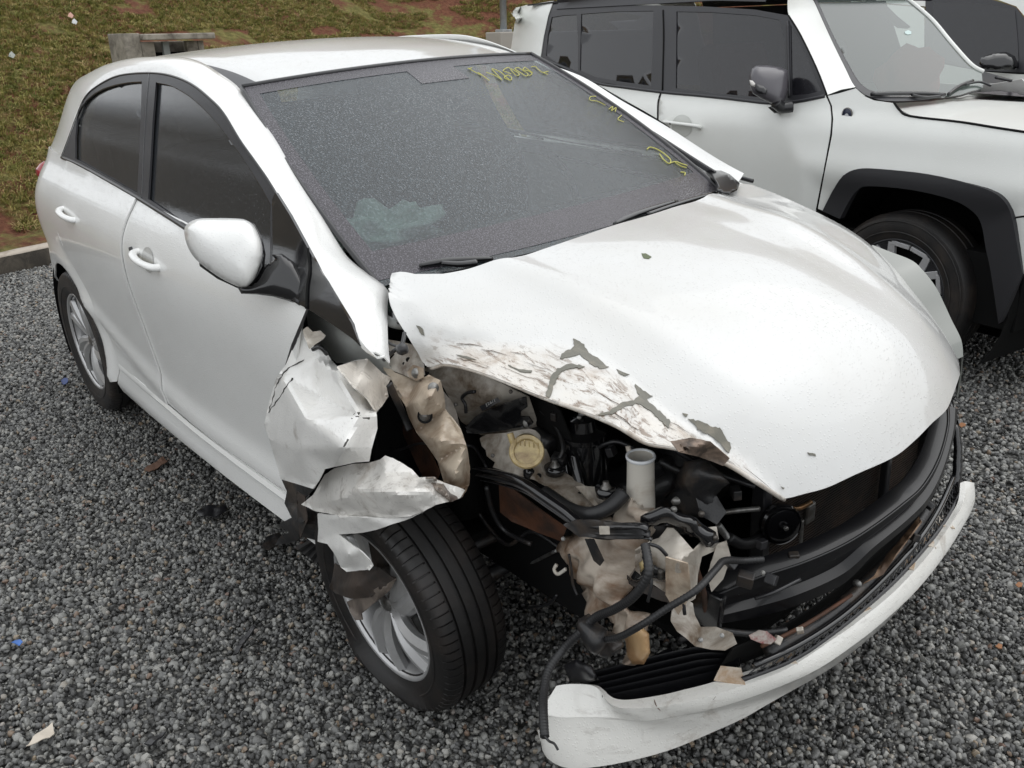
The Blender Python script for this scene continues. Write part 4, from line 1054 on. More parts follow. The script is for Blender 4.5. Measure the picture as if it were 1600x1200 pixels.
for pts in ([(1022, 1093), (1026, 1104), (1034, 1112), (1042, 1122)], [(1060, 1092), (1064, 1100)], [(1108, 1086), (1112, 1094), (1118, 1088)]):
    f = onmesh(BUMP, .001); tube('crack', [f(*p) for p in pts], .0012, SCR, BUMP, 5, sp=3)
# lower grille and louvre pad behind the cover
GR = BLACKP
def between(px0, px1, x0, n=30): pass
def pxcurve(pts, n=5, **k): return cr([tuple(CAR.at(q[0], q[1], z=q[2])) for q in pts], n)
lou = []
A0 = [(945, 1098, .235), (1000, 1088, .235), (1080, 1070, .24), (1150, 1050, .25)]
B0 = [(905, 1058, .235), (990, 1035, .24), (1060, 1018, .25), (1100, 1012, .26), (1160, 1020, .27)]
for k in range(11):
    t = k/10; zoff = .012 if k % 2 else -.012
    lou.append([tuple(np.array(p)*(1-t) + np.array(q)*t + np.array([0, 0, zoff])) for p, q in zip(resample(pxcurve(A0), 24), resample(pxcurve(B0), 24))])
loft('energy_absorber', lou, BEAMM, car, 24, .004, auto=.3)
pillow('absorber_end', [(880, 1040), (900, 1030), (925, 1040), (935, 1062), (915, 1068), (890, 1064)], 6, ydep(-.66), BLACKP, car, .02, .03)
def lower_grille():
    e = empty('lower_grille', parent=car)
    z0 = .285; P = [(1178, 1040), (1240, 1012), (1300, 975), (1350, 934), (1400, 885), (1440, 838), (1470, 790), (1490, 745)]
    Q = [(1160, 1062), (1240, 1030), (1300, 990), (1350, 950), (1400, 905), (1445, 855), (1478, 812), (1500, 770)]
    a = resample(cr([tuple(CAR.at(*p, z=.30)) for p in P], 5), 70); b = resample(cr([tuple(CAR.at(*p, z=.262)) for p in Q], 5), 70)
    tube('grille_frame', [tuple(p) for p in a], .007, BLACKG, e, 8, sp=1); tube('grille_frame', [tuple(p) for p in b], .006, BLACKP, e, 8, sp=1)
    vs, fs = [], []
    for i in range(1, 69):
        for r in range(3):
            t0, t1 = r/3, (r+1)/3; o = (r % 2)*.5
            p = a[i]*(1-t0)+b[i]*t0; q = (a[i]*(1-t1)+b[i]*t1)*.5 + (a[min(69, i+1)]*(1-t1)+b[min(69, i+1)]*t1)*.5 if (i+r) % 2 else (a[i]*(1-t1)+b[i]*t1)*.5+(a[i-1]*(1-t1)+b[i-1]*t1)*.5
            v, f = tube_verts([p, q], .0018, 4); n = len(vs); vs += v; fs += [tuple(k+n for k in x) for x in f]
    m_ = link('grille_mesh', vs, fs, BLACKP, e, False); m_['kind'] = 'stuff'
    loft('grille_backing', [a-np.array([.05, 0, -.01]), b-np.array([.06, 0, .02])], VOID, e, 40, .003)
lower_grille()
tube('lower_crossmember', [CAR.at(*p, z=.30) for p in ((1200, 1020), (1290, 965), (1360, 905), (1420, 840), (1455, 790))], .014, BLKDIRT, car, 10)
# bent brown bracket between beam and grille
sheet('bent_bracket', [(1300, 962), (1312, 945), (1342, 917), (1365, 900), (1385, 870), (1412, 838), (1436, 808), (1440, 815), (1425, 835), (1400, 868), (1380, 898), (1352, 910), (1340, 926), (1325, 945), (1310, 958), (1290, 975), (1286, 965)],
      [(1286, 965, -.16), (1342, 917, -.08), (1385, 870, .02), (1440, 808, .16), (1352, 910, -.07), (1312, 950, -.13)], grime('muddy_bracket', (.24, .15, .09), (.09, .055, .035), 16, .6), car, 6, .003, .006)
lathe('bracket_bolt', [(0, -.006), (.009, -.005), (.011, 0)], STEEL, car, 8, Matrix.Translation(CAR.at(1340, 912, y=-.085)))
# ------------------------------------------------------------------ engine bay: dark masses first
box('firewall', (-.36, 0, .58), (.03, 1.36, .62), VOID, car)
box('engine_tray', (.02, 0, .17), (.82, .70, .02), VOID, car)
def lump(name, c, s, m, amp=.03, seed=0, sub=4, freq=7, box_=.7):
    bm = bmesh.new(); bmesh.ops.create_icosphere(bm, subdivisions=sub, radius=1)
    for v in bm.verts:
        q = v.co; mx_ = max(abs(q.x), abs(q.y), abs(q.z)); q = q.lerp(q/mx_, box_)
        n_ = noise.noise(Vector((q.x*s[0], q.y*s[1], q.z*s[2]))*freq*1.6 + Vector((seed, 0, 0)))
        v.co = Vector((q.x*s[0]/2, q.y*s[1]/2, q.z*s[2]/2)) + v.co*amp*n_ + Vector(c)
    me = bpy.data.meshes.new(name); bm.to_mesh(me); bm.free(); me.materials.append(m); me.polygons.foreach_set('use_smooth', [True]*len(me.polygons))
    o = bpy.data.objects.new(name, me); col.objects.link(o); o.parent = car; return o
lump('engine_block', (.02, .02, .50), (.34, .46, .42), BLKDIRT, .05, 1)
lump('gearbox', (.05, -.30, .38), (.26, .22, .26), BLKDIRT, .05, 4)
lump('air_filter_box', (.14, .36, .62), (.3, .26, .18), BLACKP, .02, 7)
lump('battery', (-.12, .42, .66), (.2, .26, .18), BLACKP, .008, 9, box_=.95)
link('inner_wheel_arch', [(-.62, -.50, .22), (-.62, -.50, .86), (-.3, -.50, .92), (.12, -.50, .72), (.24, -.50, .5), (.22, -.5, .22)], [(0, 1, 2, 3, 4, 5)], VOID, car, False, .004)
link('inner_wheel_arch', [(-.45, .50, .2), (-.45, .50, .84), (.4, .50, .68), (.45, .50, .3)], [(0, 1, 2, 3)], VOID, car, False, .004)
# radiator with fins, fan shroud
def radiator():
    e = empty('radiator', parent=car); x = .40; y0, y1, z0, z1 = -.16, .52, .26, .60
    FIN = grime('dark_radiator_fin', (.045, .03, .022), (.02, .016, .014), 9, .6, .3)
    box('core', (x-.022, (y0+y1)/2, (z0+z1)/2), (.02, y1-y0, z1-z0), VOID, e)
    vs, fs = [], []
    for k in range(46):
        z = z0+.01+(z1-z0-.02)*k/45
        v = [(x-.012, y0, z-.0016), (x+.002, y0, z-.0016), (x+.002, y1, z-.0016), (x-.012, y1, z-.0016), (x-.012, y0, z+.0016), (x+.002, y0, z+.0016), (x+.002, y1, z+.0016), (x-.012, y1, z+.0016)]
        n = len(vs); vs += v; fs += [tuple(i+n for i in q) for q in ((0, 1, 2, 3), (4, 7, 6, 5), (0, 4, 5, 1), (1, 5, 6, 2), (2, 6, 7, 3))]
    f = link('fins', vs, fs, FIN, e, False); f['kind'] = 'stuff'
    box('end_tank', (x-.01, y0-.012, (z0+z1)/2), (.035, .03, z1-z0+.02), BLACKP, e); box('end_tank', (x-.01, y1+.012, (z0+z1)/2), (.035, .03, z1-z0+.02), BLACKP, e)
    box('top_rail', (x-.005, (y0+y1)/2, z1+.02), (.04, y1-y0+.1, .03), BLACKP, e)
    box('upright', (x+.02, .30, .44), (.02, .02, .36), BLACKP, e)
radiator()
# horn
def horn():
    c = CAR.at(1221, 820, x=.44); Mx = Matrix.Translation(c) @ Matrix.Rotation(-PI/2+.25, 4, 'Z') @ Matrix.Identity(4)
    Mx = Matrix.Translation(c) @ Matrix.Rotation(math.radians(62), 4, 'Z') @ Matrix.Rotation(math.radians(-8), 4, 'X')
    e = empty('horn', parent=car)
    lathe('horn_shell', [(0, .03), (.035, .03), (.045, .015), (.0465, .0), (.043, -.006), (.039, -.003), (.037, -.010), (.020, -.014), (.012, -.012), (.010, -.018), (0, -.018)], BLACKG, e, 40, Mx, auto=.6)
    lathe('horn_nut', [(0, -.024), (.005, -.024), (.005, -.016)], STEEL, e, 8, Mx)
horn()
tube('silver_pipe', [CAR.at(1116, 803, x=.36), CAR.at(1150, 798, x=.38), CAR.at(1186, 795, x=.40)], .006, STEEL, car, 12)
tube('brass_pipe', [CAR.at(1224, 796, x=.40), CAR.at(1248, 794, x=.41), CAR.at(1268, 784, x=.42)], .006, grime('brass', (.34, .18, .08), (.14, .09, .05), 20, .4, .7), car, 10)
box('horn_bracket', CAR.at(1262, 800, x=.40), (.02, .035, .05), STEEL, car); box('horn_bracket', CAR.at(1250, 840, x=.40), (.012, .012, .10), STEEL, car)
# ------------------------------------------------------------------ crushed inner wing, rails and plates
def PP(pts, o, s): return [(o[0]+a/s, o[1]+b/s) for a, b in pts]
O5, S5 = (380, 420), 3.2
# grey inner panel between pillar foot and wing
sheet('scuttle_side_panel', PP([(318, 200), (345, 205), (590, 375), (700, 440), (745, 500), (720, 545), (640, 470), (470, 470), (410, 420), (330, 330)], O5, S5), [(479, 482, -.74), (564, 537, -.74), (600, 557, -.72), (610, 580, -.70), (527, 567, -.72), (483, 523, -.74)], GREYPANEL, car, 7, .003, .003)
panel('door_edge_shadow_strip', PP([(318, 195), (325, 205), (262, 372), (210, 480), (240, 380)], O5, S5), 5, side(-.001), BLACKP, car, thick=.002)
# upper rail: cream, rusty, two holes
rail = PP([(700, 470), (760, 520), (870, 560), (930, 530), (985, 560), (1000, 620), (1010, 700), (1085, 800), (1115, 880), (1133, 1000), (1128, 1080), (1095, 1140), (1040, 1110), (1010, 1080), (975, 960), (920, 880), (870, 820), (830, 740), (815, 690), (770, 620), (745, 560), (700, 500)], O5, S5)
RL = sheet('upper_rail', rail, [(598, 567, -.70), (652, 595, -.685), (688, 595, -.69), (695, 640, -.70), (728, 695, -.715), (733, 757, -.70), (705, 767, -.74), (684, 720, -.735), (650, 675, -.74), (635, 636, -.74), (620, 610, -.73), (670, 620, -.76), (690, 690, -.755), (712, 740, -.755)], RUSTY, car, 5, .003, .010, 26, 0)
rm = onmesh(RL, .002)
def washer(c, r, parent=RL, m=RUST, f=rm, bolt=True):
    p = f(*c); d = (CAR.c-p).normalized(); q = d.to_track_quat('-Y', 'Z').to_matrix().to_4x4(); Mx = Matrix.Translation(p) @ q
    if r > .012: lathe('rail_hole', [(0, -.0005), (r, -.0005), (r*1.12, -.003), (r*1.2, 0)], VOID, parent, 24, Mx)
    if bolt: lathe('rail_bolt', [(0, -.006), (.0055, -.006), (.0065, -.003), (.011, -.002), (.0115, 0)], STEEL, parent, 12, Mx)
washer((677, 606), .010); washer((664, 650), .013)
for k, (q, r) in enumerate((((640, 562), .004), ((631, 569), .0025))): washer(q, .0121, bolt=False) if k > 5 else None
# upper plate with bolt over the rail
PL = sheet('upper_plate', PP([(700, 350), (790, 365), (850, 380), (880, 420), (905, 480), (910, 530), (870, 560), (800, 530), (750, 510), (720, 470), (760, 430), (715, 400)], O5, S5), [(599, 529, -.68), (640, 537, -.66), (655, 552, -.66), (665, 580, -.67), (652, 595, -.69), (612, 578, -.70)], CREAMY, car, 5, .003, .006)
pm = onmesh(PL, .002)
def flatdisc(c, r, name, m, parent, f):
    p = f(*c); q = (CAR.c-p).normalized().to_track_quat('-Y', 'Z').to_matrix().to_4x4()
    return lathe(name, [(0, -.0006), (r, -.0006), (r*1.1, .0005)], m, parent, 14, Matrix.Translation(p) @ q)
flatdisc((638, 562), .005, 'plate_hole', VOID, PL, pm); flatdisc((631, 568), .003, 'plate_hole', VOID, PL, pm)
tag_ = sheet('rust_tab', PP([(820, 515), (850, 480), (900, 495), (905, 540), (870, 560), (835, 545)], O5, S5), [(636, 581, -.695), (662, 575, -.69), (652, 594, -.70)], RUSTY, car, 5, .003, .003); washer((651, 583), .009, tag_, f=onmesh(tag_, .002))
# side of the rail, grey crushed fold
sheet('crushed_fold', PP([(1000, 610), (1040, 660), (1070, 730), (1095, 850), (1060, 860), (1020, 800), (1005, 720)], O5, S5), [(693, 612, -.67), (714, 650, -.66), (722, 686, -.68), (700, 680, -.69)], grime('crushed_grey', (.30, .27, .23), (.12, .09, .07), 14, .5), car, 5, .003, .008, 30)
# dark brown pillar behind the rail and hose
sheet('brown_hinge_pillar', PP([(700, 700), (745, 640), (780, 680), (860, 820), (930, 900), (985, 1020), (960, 1080), (900, 1040), (860, 960), (800, 820), (740, 760)], O5, S5), [(600, 640, -.60), (625, 625, -.60), (660, 690, -.62), (688, 740, -.64), (660, 735, -.62), (628, 675, -.60)], RUST, car, 6, .003, .005)
tube('thin_hose', [CAR.at(*p, y=y) for p, y in (((585, 700), -.62), ((620, 703), -.66), ((650, 694), -.70), ((668, 693), -.72))], .003, BLACKP, car, 8)
tube('wire', [CAR.at(*p, y=y) for p, y in (((600, 562), -.74), ((616, 548), -.74), ((628, 538), -.72), ((632, 520), -.70))], .0045, BLACKP, car, 8)
tube('wire', [CAR.at(*p, y=y) for p, y in (((596, 518), -.72), ((608, 536), -.73), ((626, 542), -.73))], .003, BLACKP, car, 8)
lump('wire_knot', tuple(CAR.at(628, 545, y=-.735)), (.022, .022, .022), BLACKP, .006, 3, 2)
tube('drain_hose', [CAR.at(*p, y=y) for p, y in (((600, 498), -.66), ((615, 505), -.66), ((632, 508), -.64))], .011, GREYPANEL, car, 12)
tube('dark_strap', [CAR.at(*p, y=y) for p, y in (((608, 600), -.78), ((622, 630), -.76), ((632, 652), -.745), ((640, 672), -.74))], .005, BLKDIRT, car, 8, flat=(1.6, .5))
# inner wing panel (strut tower side)
sheet('inner_wing_panel', PP([(900, 500), (960, 480), (1080, 480), (1180, 520), (1330, 590), (1430, 640), (1470, 760), (1480, 830), (1350, 830), (1190, 830), (1130, 790), (1090, 760), (1040, 660), (990, 570), (940, 530)], O5, S5), [(661, 576, -.64), (717, 570, -.62), (796, 604, -.56), (840, 657, -.50), (842, 680, -.50), (750, 680, -.56), (720, 657, -.60), (690, 598, -.64), (760, 620, -.59)], CREAMY, car, 7, .003, .010, 14, 1)
# black slotted bracket
bo = (680, 560); bs = 3.2
BKT = sheet('slotted_bracket', PP([(150, 345), (200, 290), (260, 255), (330, 230), (400, 205), (455, 190), (462, 240), (430, 262), (428, 290), (470, 290), (490, 320), (465, 345), (400, 345), (300, 365), (220, 375), (160, 372)], bo, bs), [(727, 668, -.62), (760, 640, -.60), (822, 620, -.55), (833, 655, -.54), (805, 668, -.56), (745, 677, -.60)], BLACKG, car, 5, .005, .004)
bm_ = onmesh(BKT, .002)
for q in [(285, 262, 40, 36), (270, 330, 24, 22)]:
    chip('bracket_slot', [(q[0], q[1]), (q[0]+q[2]*.7, q[1]), (q[0]+q[2], q[1]+q[3]*.5), (q[0]+q[2]*.8, q[1]+q[3]), (q[0], q[1]+q[3])], bo, bs, CREAMY, BKT, 4, fn=bm_, seed=q[0])
flatdisc((824, 661), .009, 'bracket_bolt', STEEL, BKT, bm_); flatdisc((816, 629), .006, 'bracket_hole', VOID, BKT, bm_)
# black printed label
LB = sheet('part_label', PP([(222, 240), (312, 195), (328, 215), (236, 264)], bo, bs), [(749, 635, -.625), (777, 621, -.60), (782, 627, -.60), (754, 642, -.62)], BLACKP, car, 5, .001, 0)
lbm = onmesh(LB, .0012)
def px_text(name, body, p0, p1, h, parent, m, fn):
    cu = bpy.data.curves.new(name, 'FONT'); cu.body = body; cu.size = 1; cu.extrude = .01
    o = bpy.data.objects.new(name, cu); col.objects.link(o); dg = bpy.context.evaluated_depsgraph_get()
    me = bpy.data.meshes.new_from_object(o.evaluated_get(dg)); bpy.data.objects.remove(o)
    P0 = Vector(p0); P1 = Vector(p1); ex = P1-P0; ey = Vector((ex.y, -ex.x)).normalized()*h
    xs = [v.co.x for v in me.vertices]; w_ = max(xs) if xs else 1
    for v in me.vertices:
        q = P0 + ex*(v.co.x/w_) + ey*v.co.y; v.co = fn(q.x, q.y)
    me.materials.clear(); me.materials.append(m); t = bpy.data.objects.new(name, me); col.objects.link(t); t.parent = parent; return t
WPR = mat('white_print', (.6, .6, .58), .6)
px_text('label_print', 'J26/1', (760, 634.5), (774, 627.5), 6, LB, WPR, lbm)
tube('clip_wire', [CAR.at(*p, y=-.625) for p in ((728, 645), (727, 632), (722, 622), (730, 614), (742, 612))], .004, BLKDIRT, car, 6)
# cream plate below with holes
CPX = sheet('lower_wing_plate', PP([(225, 400), (260, 380), (360, 372), (470, 350), (500, 360), (520, 380), (560, 470), (600, 560), (660, 580), (750, 640), (860, 650), (940, 655), (930, 690), (860, 720), (830, 760), (780, 765), (700, 730), (600, 660), (500, 610), (400, 580), (290, 545), (300, 520), (260, 490), (255, 460), (235, 440)], bo, bs), [(750, 685, -.60), (795, 675, -.57), (842, 675, -.53), (875, 735, -.53), (915, 760, -.52), (973, 765, -.50), (935, 797, -.56), (900, 788, -.58), (836, 750, -.60), (770, 730, -.62), (760, 705, -.61)], CREAMY, car, 6, .003, .008, 20, 0)
cm = onmesh(CPX, .002); flatdisc((842, 743.5), .005, 'plate_hole', VOID, CPX, cm); flatdisc((905, 771), .003, 'plate_hole', VOID, CPX, cm)
sheet('torn_plate_edge', PP([(700, 640), (750, 640), (790, 690), (820, 740), (800, 745), (760, 700)], bo, bs), [(899, 760, -.56), (914, 760, -.55), (936, 791, -.56), (918, 779, -.57)], CREAMY, car, 4, .003, .006, 30)
# yellowed plastic cap with spout
def yc():
    e = empty('broken_cap', parent=car); c = CAR.at(823, 706, y=-.635); d = (CAR.c-c).normalized(); ax = (d + Vector((.0, 0, .35))).normalized()
    Mx = Matrix.Translation(c) @ ax.to_track_quat('Z', 'Y').to_matrix().to_4x4()
    lathe('cap_ring', [(0, -.002), (.024, -.002), (.026, .004), (.033, .006), (.035, .002), (.033, -.004), (.024, -.012), (.022, -.022), (0, -.024)], YELPLAS, e, 36, Mx, axis='Z', auto=.7)
    tube('cap_spout', [CAR.at(806, 702, y=-.64), CAR.at(801, 690, y=-.645), CAR.at(797, 677, y=-.645)], .0065, YELPLAS, e, 12)
    lathe('cap_collar', [(.022, .0), (.026, -.01), (.026, -.03), (.020, -.034)], YELPLAS, e, 24, Mx @ Matrix.Translation((0, .018, -.01)), axis='Z')
    for k in range(6): 
        p = CAR.at(806+k*7, 690+k*1.2, y=-.65); box('cap_rib', p, (.003, .003, .014), YELPLAS, e)
yc()
# black engine mount / filter body
def mount():
    e = empty('engine_mount', parent=car); c = CAR.at(912, 740, y=-.46)
    lathe('mount_body', [(0, -.02), (.052, -.02), (.054, .03), (.050, .06), (.046, .085), (.050, .088), (.050, .098), (.044, .10), (.03, .108), (.026, .13), (.012, .135), (0, .136)], BLACKG, e, 40, Matrix.Translation(c), axis='Z', auto=.5)
    tube('mount_leg', [c+Vector((.02, -.045, .07)), c+Vector((.05, -.06, .02)), c+Vector((.075, -.065, -.045))], .012, BLACKG, e, 10)
    tube('mount_leg', [c+Vector((-.02, -.045, .05)), c+Vector((-.03, -.07, .02)), c+Vector((-.045, -.08, -.02))], .012, BLACKG, e, 10)
    tube('mount_web', [c+Vector((0, -.052, .05)), c+Vector((.02, -.06, 0)), c+Vector((.05, -.07, -.05))], .008, BLACKG, e, 8)
    for q, r in (((947, 765), .010), ((867, 731), .010)):
        p = CAR.at(*q, y=-.55); lathe('mount_foot', [(0, -.012), (.020, -.012), (.022, .004), (0, .004)], BLACKG, e, 20, Matrix.Translation(p), axis='Z')
        lathe('mount_bolt', [(0, .018), (.006, .018), (.007, .010), (.010, .008), (.011, .004)], STEEL, e, 8, Matrix.Translation(p), axis='Z')
    lathe('mount_bolt', [(0, .02), (.007, .02), (.008, 0)], STEEL, e, 8, Matrix.Translation(c+Vector((0, 0, .14))), axis='Z')
    box('mount_box', CAR.at(873, 720, y=-.53), (.03, .025, .03), BLKDIRT, e, rot=(.2, .1, .5), bevel=.004)
mount()
lump('sensor_cluster', tuple(CAR.at(850, 695, y=-.52)), (.05, .04, .05), BLKDIRT, .02, 12, 3)
lump('sensor_cluster', tuple(CAR.at(826, 742, y=-.60)), (.02, .02, .028), BLACKG, .008, 13, 2)
# filler neck and washer bottle
def bottle():
    e = empty('washer_bottle', parent=car)
    c0 = CAR.at(1001, 711, y=-.50)
    path = [CAR.at(1001, 713, y=-.50), CAR.at(1001, 760, y=-.50), CAR.at(1000, 800, y=-.505), CAR.at(990, 850, y=-.51)]
    P = cr([tuple(p) for p in path], 6); vs, fs = tube_verts(P, lambda t: lerp(.0262, .031, t**1.5), 28, close=False)
    NK = link('filler_neck', vs, fs, RESERV, e, True, .002)
    ax = (Vector(P[0])-Vector(P[2])).normalized(); q = ax.to_track_quat('Z', 'Y').to_matrix().to_4x4()
    lathe('neck_rim', [(.0235, 0), (.0245, .003), (.028, .003), (.029, 0), (.028, -.004), (.0262, -.005)], mat('clear_white_plastic', (.72, .74, .76), .2, 0, .6), e, 32, Matrix.Translation(P[0]) @ q, axis='Z')
    lathe('neck_inside', [(0, 0), (.0255, 0)], mat('neck_inside_plastic', (.42, .46, .50), .4), e, 28, Matrix.Translation(Vector(P[0])-ax*.022) @ q, axis='Z')
    ol = PP([(880, 800), (960, 640), (1050, 800), (1040, 880), (1010, 920), (1000, 1000), (960, 1080), (940, 1160), (900, 1200), (870, 1230), (800, 1250), (740, 1200), (700, 1160), (665, 1100), (640, 1050), (622, 980), (640, 930), (690, 900), (650, 890), (720, 850)], bo, bs)
    ol = [(955, 812), (975, 780), (1028, 790), (1030, 812), (1012, 840), (1004, 868), (998, 890), (985, 915), (975, 935), (990, 950), (1010, 962), (1016, 985), (1016, 1010), (1008, 1030), (992, 1040), (980, 1032), (978, 1010), (968, 985), (945, 968), (920, 955), (905, 925), (892, 900), (882, 880), (874, 860), (876, 842), (900, 833), (880, 826)]
    pillow('tank', ol, 5, lambda a, b: CAR.depth(CAR.at(a, b, y=-.53 - .04*max(0, (b-830)/200))) + .012*abs(noise.noise(Vector((a*.03, b*.045, 3)))) , TANKM, e, .055, .04, .6, bump=.024, freq=22)
    pillow('tank_foot', [(975, 985), (1000, 975), (1014, 990), (1016, 1020), (1006, 1038), (988, 1038), (980, 1025)], 5, ydep(-.60), grime('amber_plastic', (.50, .33, .17), (.34, .20, .10), 9, .3), e, .03, .02)
    tube('tank_lug', [CAR.at(884, 889, y=-.58), CAR.at(872, 897, y=-.585), CAR.at(866, 890, y=-.585), CAR.at(870, 882, y=-.58)], .004, RESERV, e, 8)
    tube('overflow_nipple', [CAR.at(983, 705, y=-.50), CAR.at(981, 697, y=-.50)], .005, RESERV, e, 10)
    tube('tank_seam', [CAR.at(*p, y=-.60) for p in ((889, 866), (893, 890), (895, 912), (902, 930))], .003, BLKDIRT, e, 6)
    sheet('stuck_strip', [(914, 842), (928, 842), (944, 876), (938, 884), (928, 876)], [(914, 842, -.61), (928, 842, -.61), (944, 878, -.61), (928, 876, -.61)], BLKDIRT, e, 5, .002, .001)
bottle()
# black trim rails running forward from the tyre
def trim():
    e = empty('wing_support_rail', parent=car)
    A_ = [(740, 731), (775, 738), (812, 750), (850, 775), (880, 796), (905, 815), (940, 822), (1000, 822), (1010, 826)]
    ys = [-.66, -.655, -.65, -.645, -.64, -.635, -.63, -.615, -.61]
    for k, (dz, r, fl) in enumerate(((0, .010, (1, .6)), (-.016, .008, (1.2, .5)), (-.028, .006, (1, .5)))):
        pts = [CAR.at(a + (k*4), b, y=y) + Vector((0, 0, dz*(1-.2*i/8))) for i, ((a, b), y) in enumerate(zip(A_, ys))]
        tube('rail_strip', pts, lambda t, r=r: r*(.5+.5*min(1, t*5)), BLKDIRT if k == 1 else BLACKG, e, 10, flat=fl)
    sheet('rail_end_plate', [(900, 812), (930, 812), (1000, 820), (1008, 828), (1006, 840), (950, 843), (905, 838), (880, 820)], [(900, 812, -.645), (1000, 820, -.62), (1006, 840, -.62), (905, 838, -.645)], BLKDIRT, e, 5, .005, .003)
    sheet('rail_window', [(936, 822), (952, 822), (953, 835), (937, 835)], [(936, 822, -.655), (952, 822, -.65), (953, 835, -.65), (937, 835, -.655)], CREAMY, e, 5, .001, 0)
    tube('thick_hose', [CAR.at(*p, y=y) for p, y in (((850, 768), -.60), ((890, 795), -.60), ((925, 803), -.60), ((955, 790), -.57), ((975, 770), -.54))], lambda t: .013 + .002*t, HOSE, car, 14)
trim()
# rusty plate under the rail
sheet('rusty_subplate', [(780, 755), (800, 762), (850, 800), (885, 825), (878, 845), (850, 835), (800, 815), (782, 800)], [(780, 755, -.60), (850, 800, -.60), (885, 825, -.60), (850, 835, -.58), (782, 800, -.58)], RUST, car, 6, .003, .006)
# front corner panel, cream and torn, with black rubber on top
FC = PP([(1160, 845), (1190, 850), (1230, 890), (1290, 960), (1350, 900), (1355, 845), (1405, 840), (1415, 900), (1400, 960), (1330, 990), (1310, 1080), (1300, 1200), (1260, 1220), (1180, 1180), (1120, 1150), (1060, 1110), (1000, 1060), (1000, 960), (1060, 920), (1120, 900)], bo, bs)
sheet('front_corner_panel', FC, [(1042, 824, -.56), (1060, 830, -.55), (1100, 840, -.50), (1120, 822, -.47), (1122, 842, -.46), (1090, 880, -.52), (1086, 935, -.54), (1048, 930, -.57), (1010, 892, -.58), (1012, 848, -.58), (1083, 860, -.56), (1060, 880, -.60)], CREAMY, car, 6, .003, .010, 22, 0)
o8, s8 = (820, 780), 3.2
sheet('lower_corner_panel', PP([(780, 480), (840, 520), (850, 580), (880, 640), (960, 640), (1040, 670), (1060, 720), (1000, 755), (930, 750), (850, 735), (800, 690), (760, 660), (730, 610), (735, 560)], o8, s8), [(1063, 930, -.54), (1085, 960, -.52), (1120, 980, -.50), (1150, 1005, -.46), (1100, 1015, -.52), (1065, 995, -.56), (1050, 965, -.57)], CREAMY, car, 6, .003, .008, 18, 1)
FL_ = [(1065, 935), (1075, 960), (1100, 985)]
sheet('red_white_scrap', PP([(1120, 680), (1170, 655), (1210, 660), (1260, 700), (1230, 725), (1180, 720), (1130, 700)], o8, s8), [(1170, 992, -.45), (1198, 985, -.42), (1213, 1000, -.42), (1190, 1005, -.44)], grime('torn_red_plastic', (.16, .02, .02), (.34, .30, .27), 40, .4), car, 5, .002, .006, 30)
pillow('black_rubber_cover', PP([(1025, 790), (1060, 770), (1120, 745), (1180, 745), (1240, 775), (1300, 800), (1350, 830), (1400, 870), (1405, 930), (1370, 960), (1330, 950), (1300, 900), (1230, 860), (1150, 835), (1080, 840), (1050, 860), (1030, 830)], bo, bs), 6, lambda a, b: CAR.depth(CAR.at(a, b, y=-.60 + .10*(a-1000)/120)), BLACKG, car, .02, .02, .7, bump=.01, freq=30)
for q in ((1096, 803), (1117, 840), (1108, 848), (1053, 796)):
    p = CAR.at(*q, y=-.60 + .10*(q[0]-1000)/120) ; d = (CAR.c-p).normalized(); lathe('clip_bolt', [(0, -.008), (.003, -.008), (.0035, -.004), (.006, -.003), (.006, .01)], STEEL, car, 10, Matrix.Translation(p+d*.010) @ d.to_track_quat('-Y', 'Z').to_matrix().to_4x4())
# black bracket / headlamp mount behind
pillow('headlamp_bracket', PP([(1160, 690), (1210, 640), (1230, 560), (1250, 510), (1350, 500), (1440, 560), (1480, 620), (1420, 660), (1380, 700), (1400, 760), (1340, 800), (1230, 780), (1180, 740)], bo, bs), 7, ydep(-.44), BLKDIRT, car, .04, .03, .7, bump=.012, freq=18)
lathe('bracket_bolt', [(0, -.01), (.006, -.01), (.008, 0)], STEEL, car, 10, Matrix.Translation(CAR.at(1058, 782, y=-.50)))
tube('metal_elbow', [CAR.at(1122, 820, x=.38), CAR.at(1132, 834, x=.39), CAR.at(1140, 842, x=.40)], .008, STEEL, car, 12)
tube('coolant_hose', [CAR.at(1138, 840, x=.40), CAR.at(1160, 850, x=.41), CAR.at(1185, 842, x=.41), CAR.at(1196, 820, x=.38)], .012, HOSE, car, 14)
tube('coolant_hose', [CAR.at(1180, 850, x=.34), CAR.at(1188, 880, x=.36), CAR.at(1192, 915, x=.36)], .022, HOSE, car, 14)
# inner frame with slot under the corner
pillow('slotted_mount', PP([(510, 400), (560, 330), (640, 320), (720, 350), (748, 390), (735, 418), (660, 410), (600, 400), (560, 420)], o8, s8), 5, ydep(-.585), BLACKG, car, .012, .02)
pillow('yellow_tag', PP([(570, 320), (590, 305), (600, 345), (580, 365)], o8, s8), 4, ydep(-.60), YELPLAS, car, .004, .004); box('slot_bolt', CAR.at(1033, 898, y=-.60), (.012, .01, .02), STEEL, car)
sheet('muddy_lower_frame', PP([(510, 380), (560, 400), (640, 430), (720, 470), (780, 490), (740, 520), (660, 500), (580, 460), (520, 420)], o8, s8), [(979, 899, -.57), (1020, 914, -.57), (1064, 933, -.56), (1050, 942, -.57), (1001, 924, -.58)], BROWN, car, 5, .004, .005)
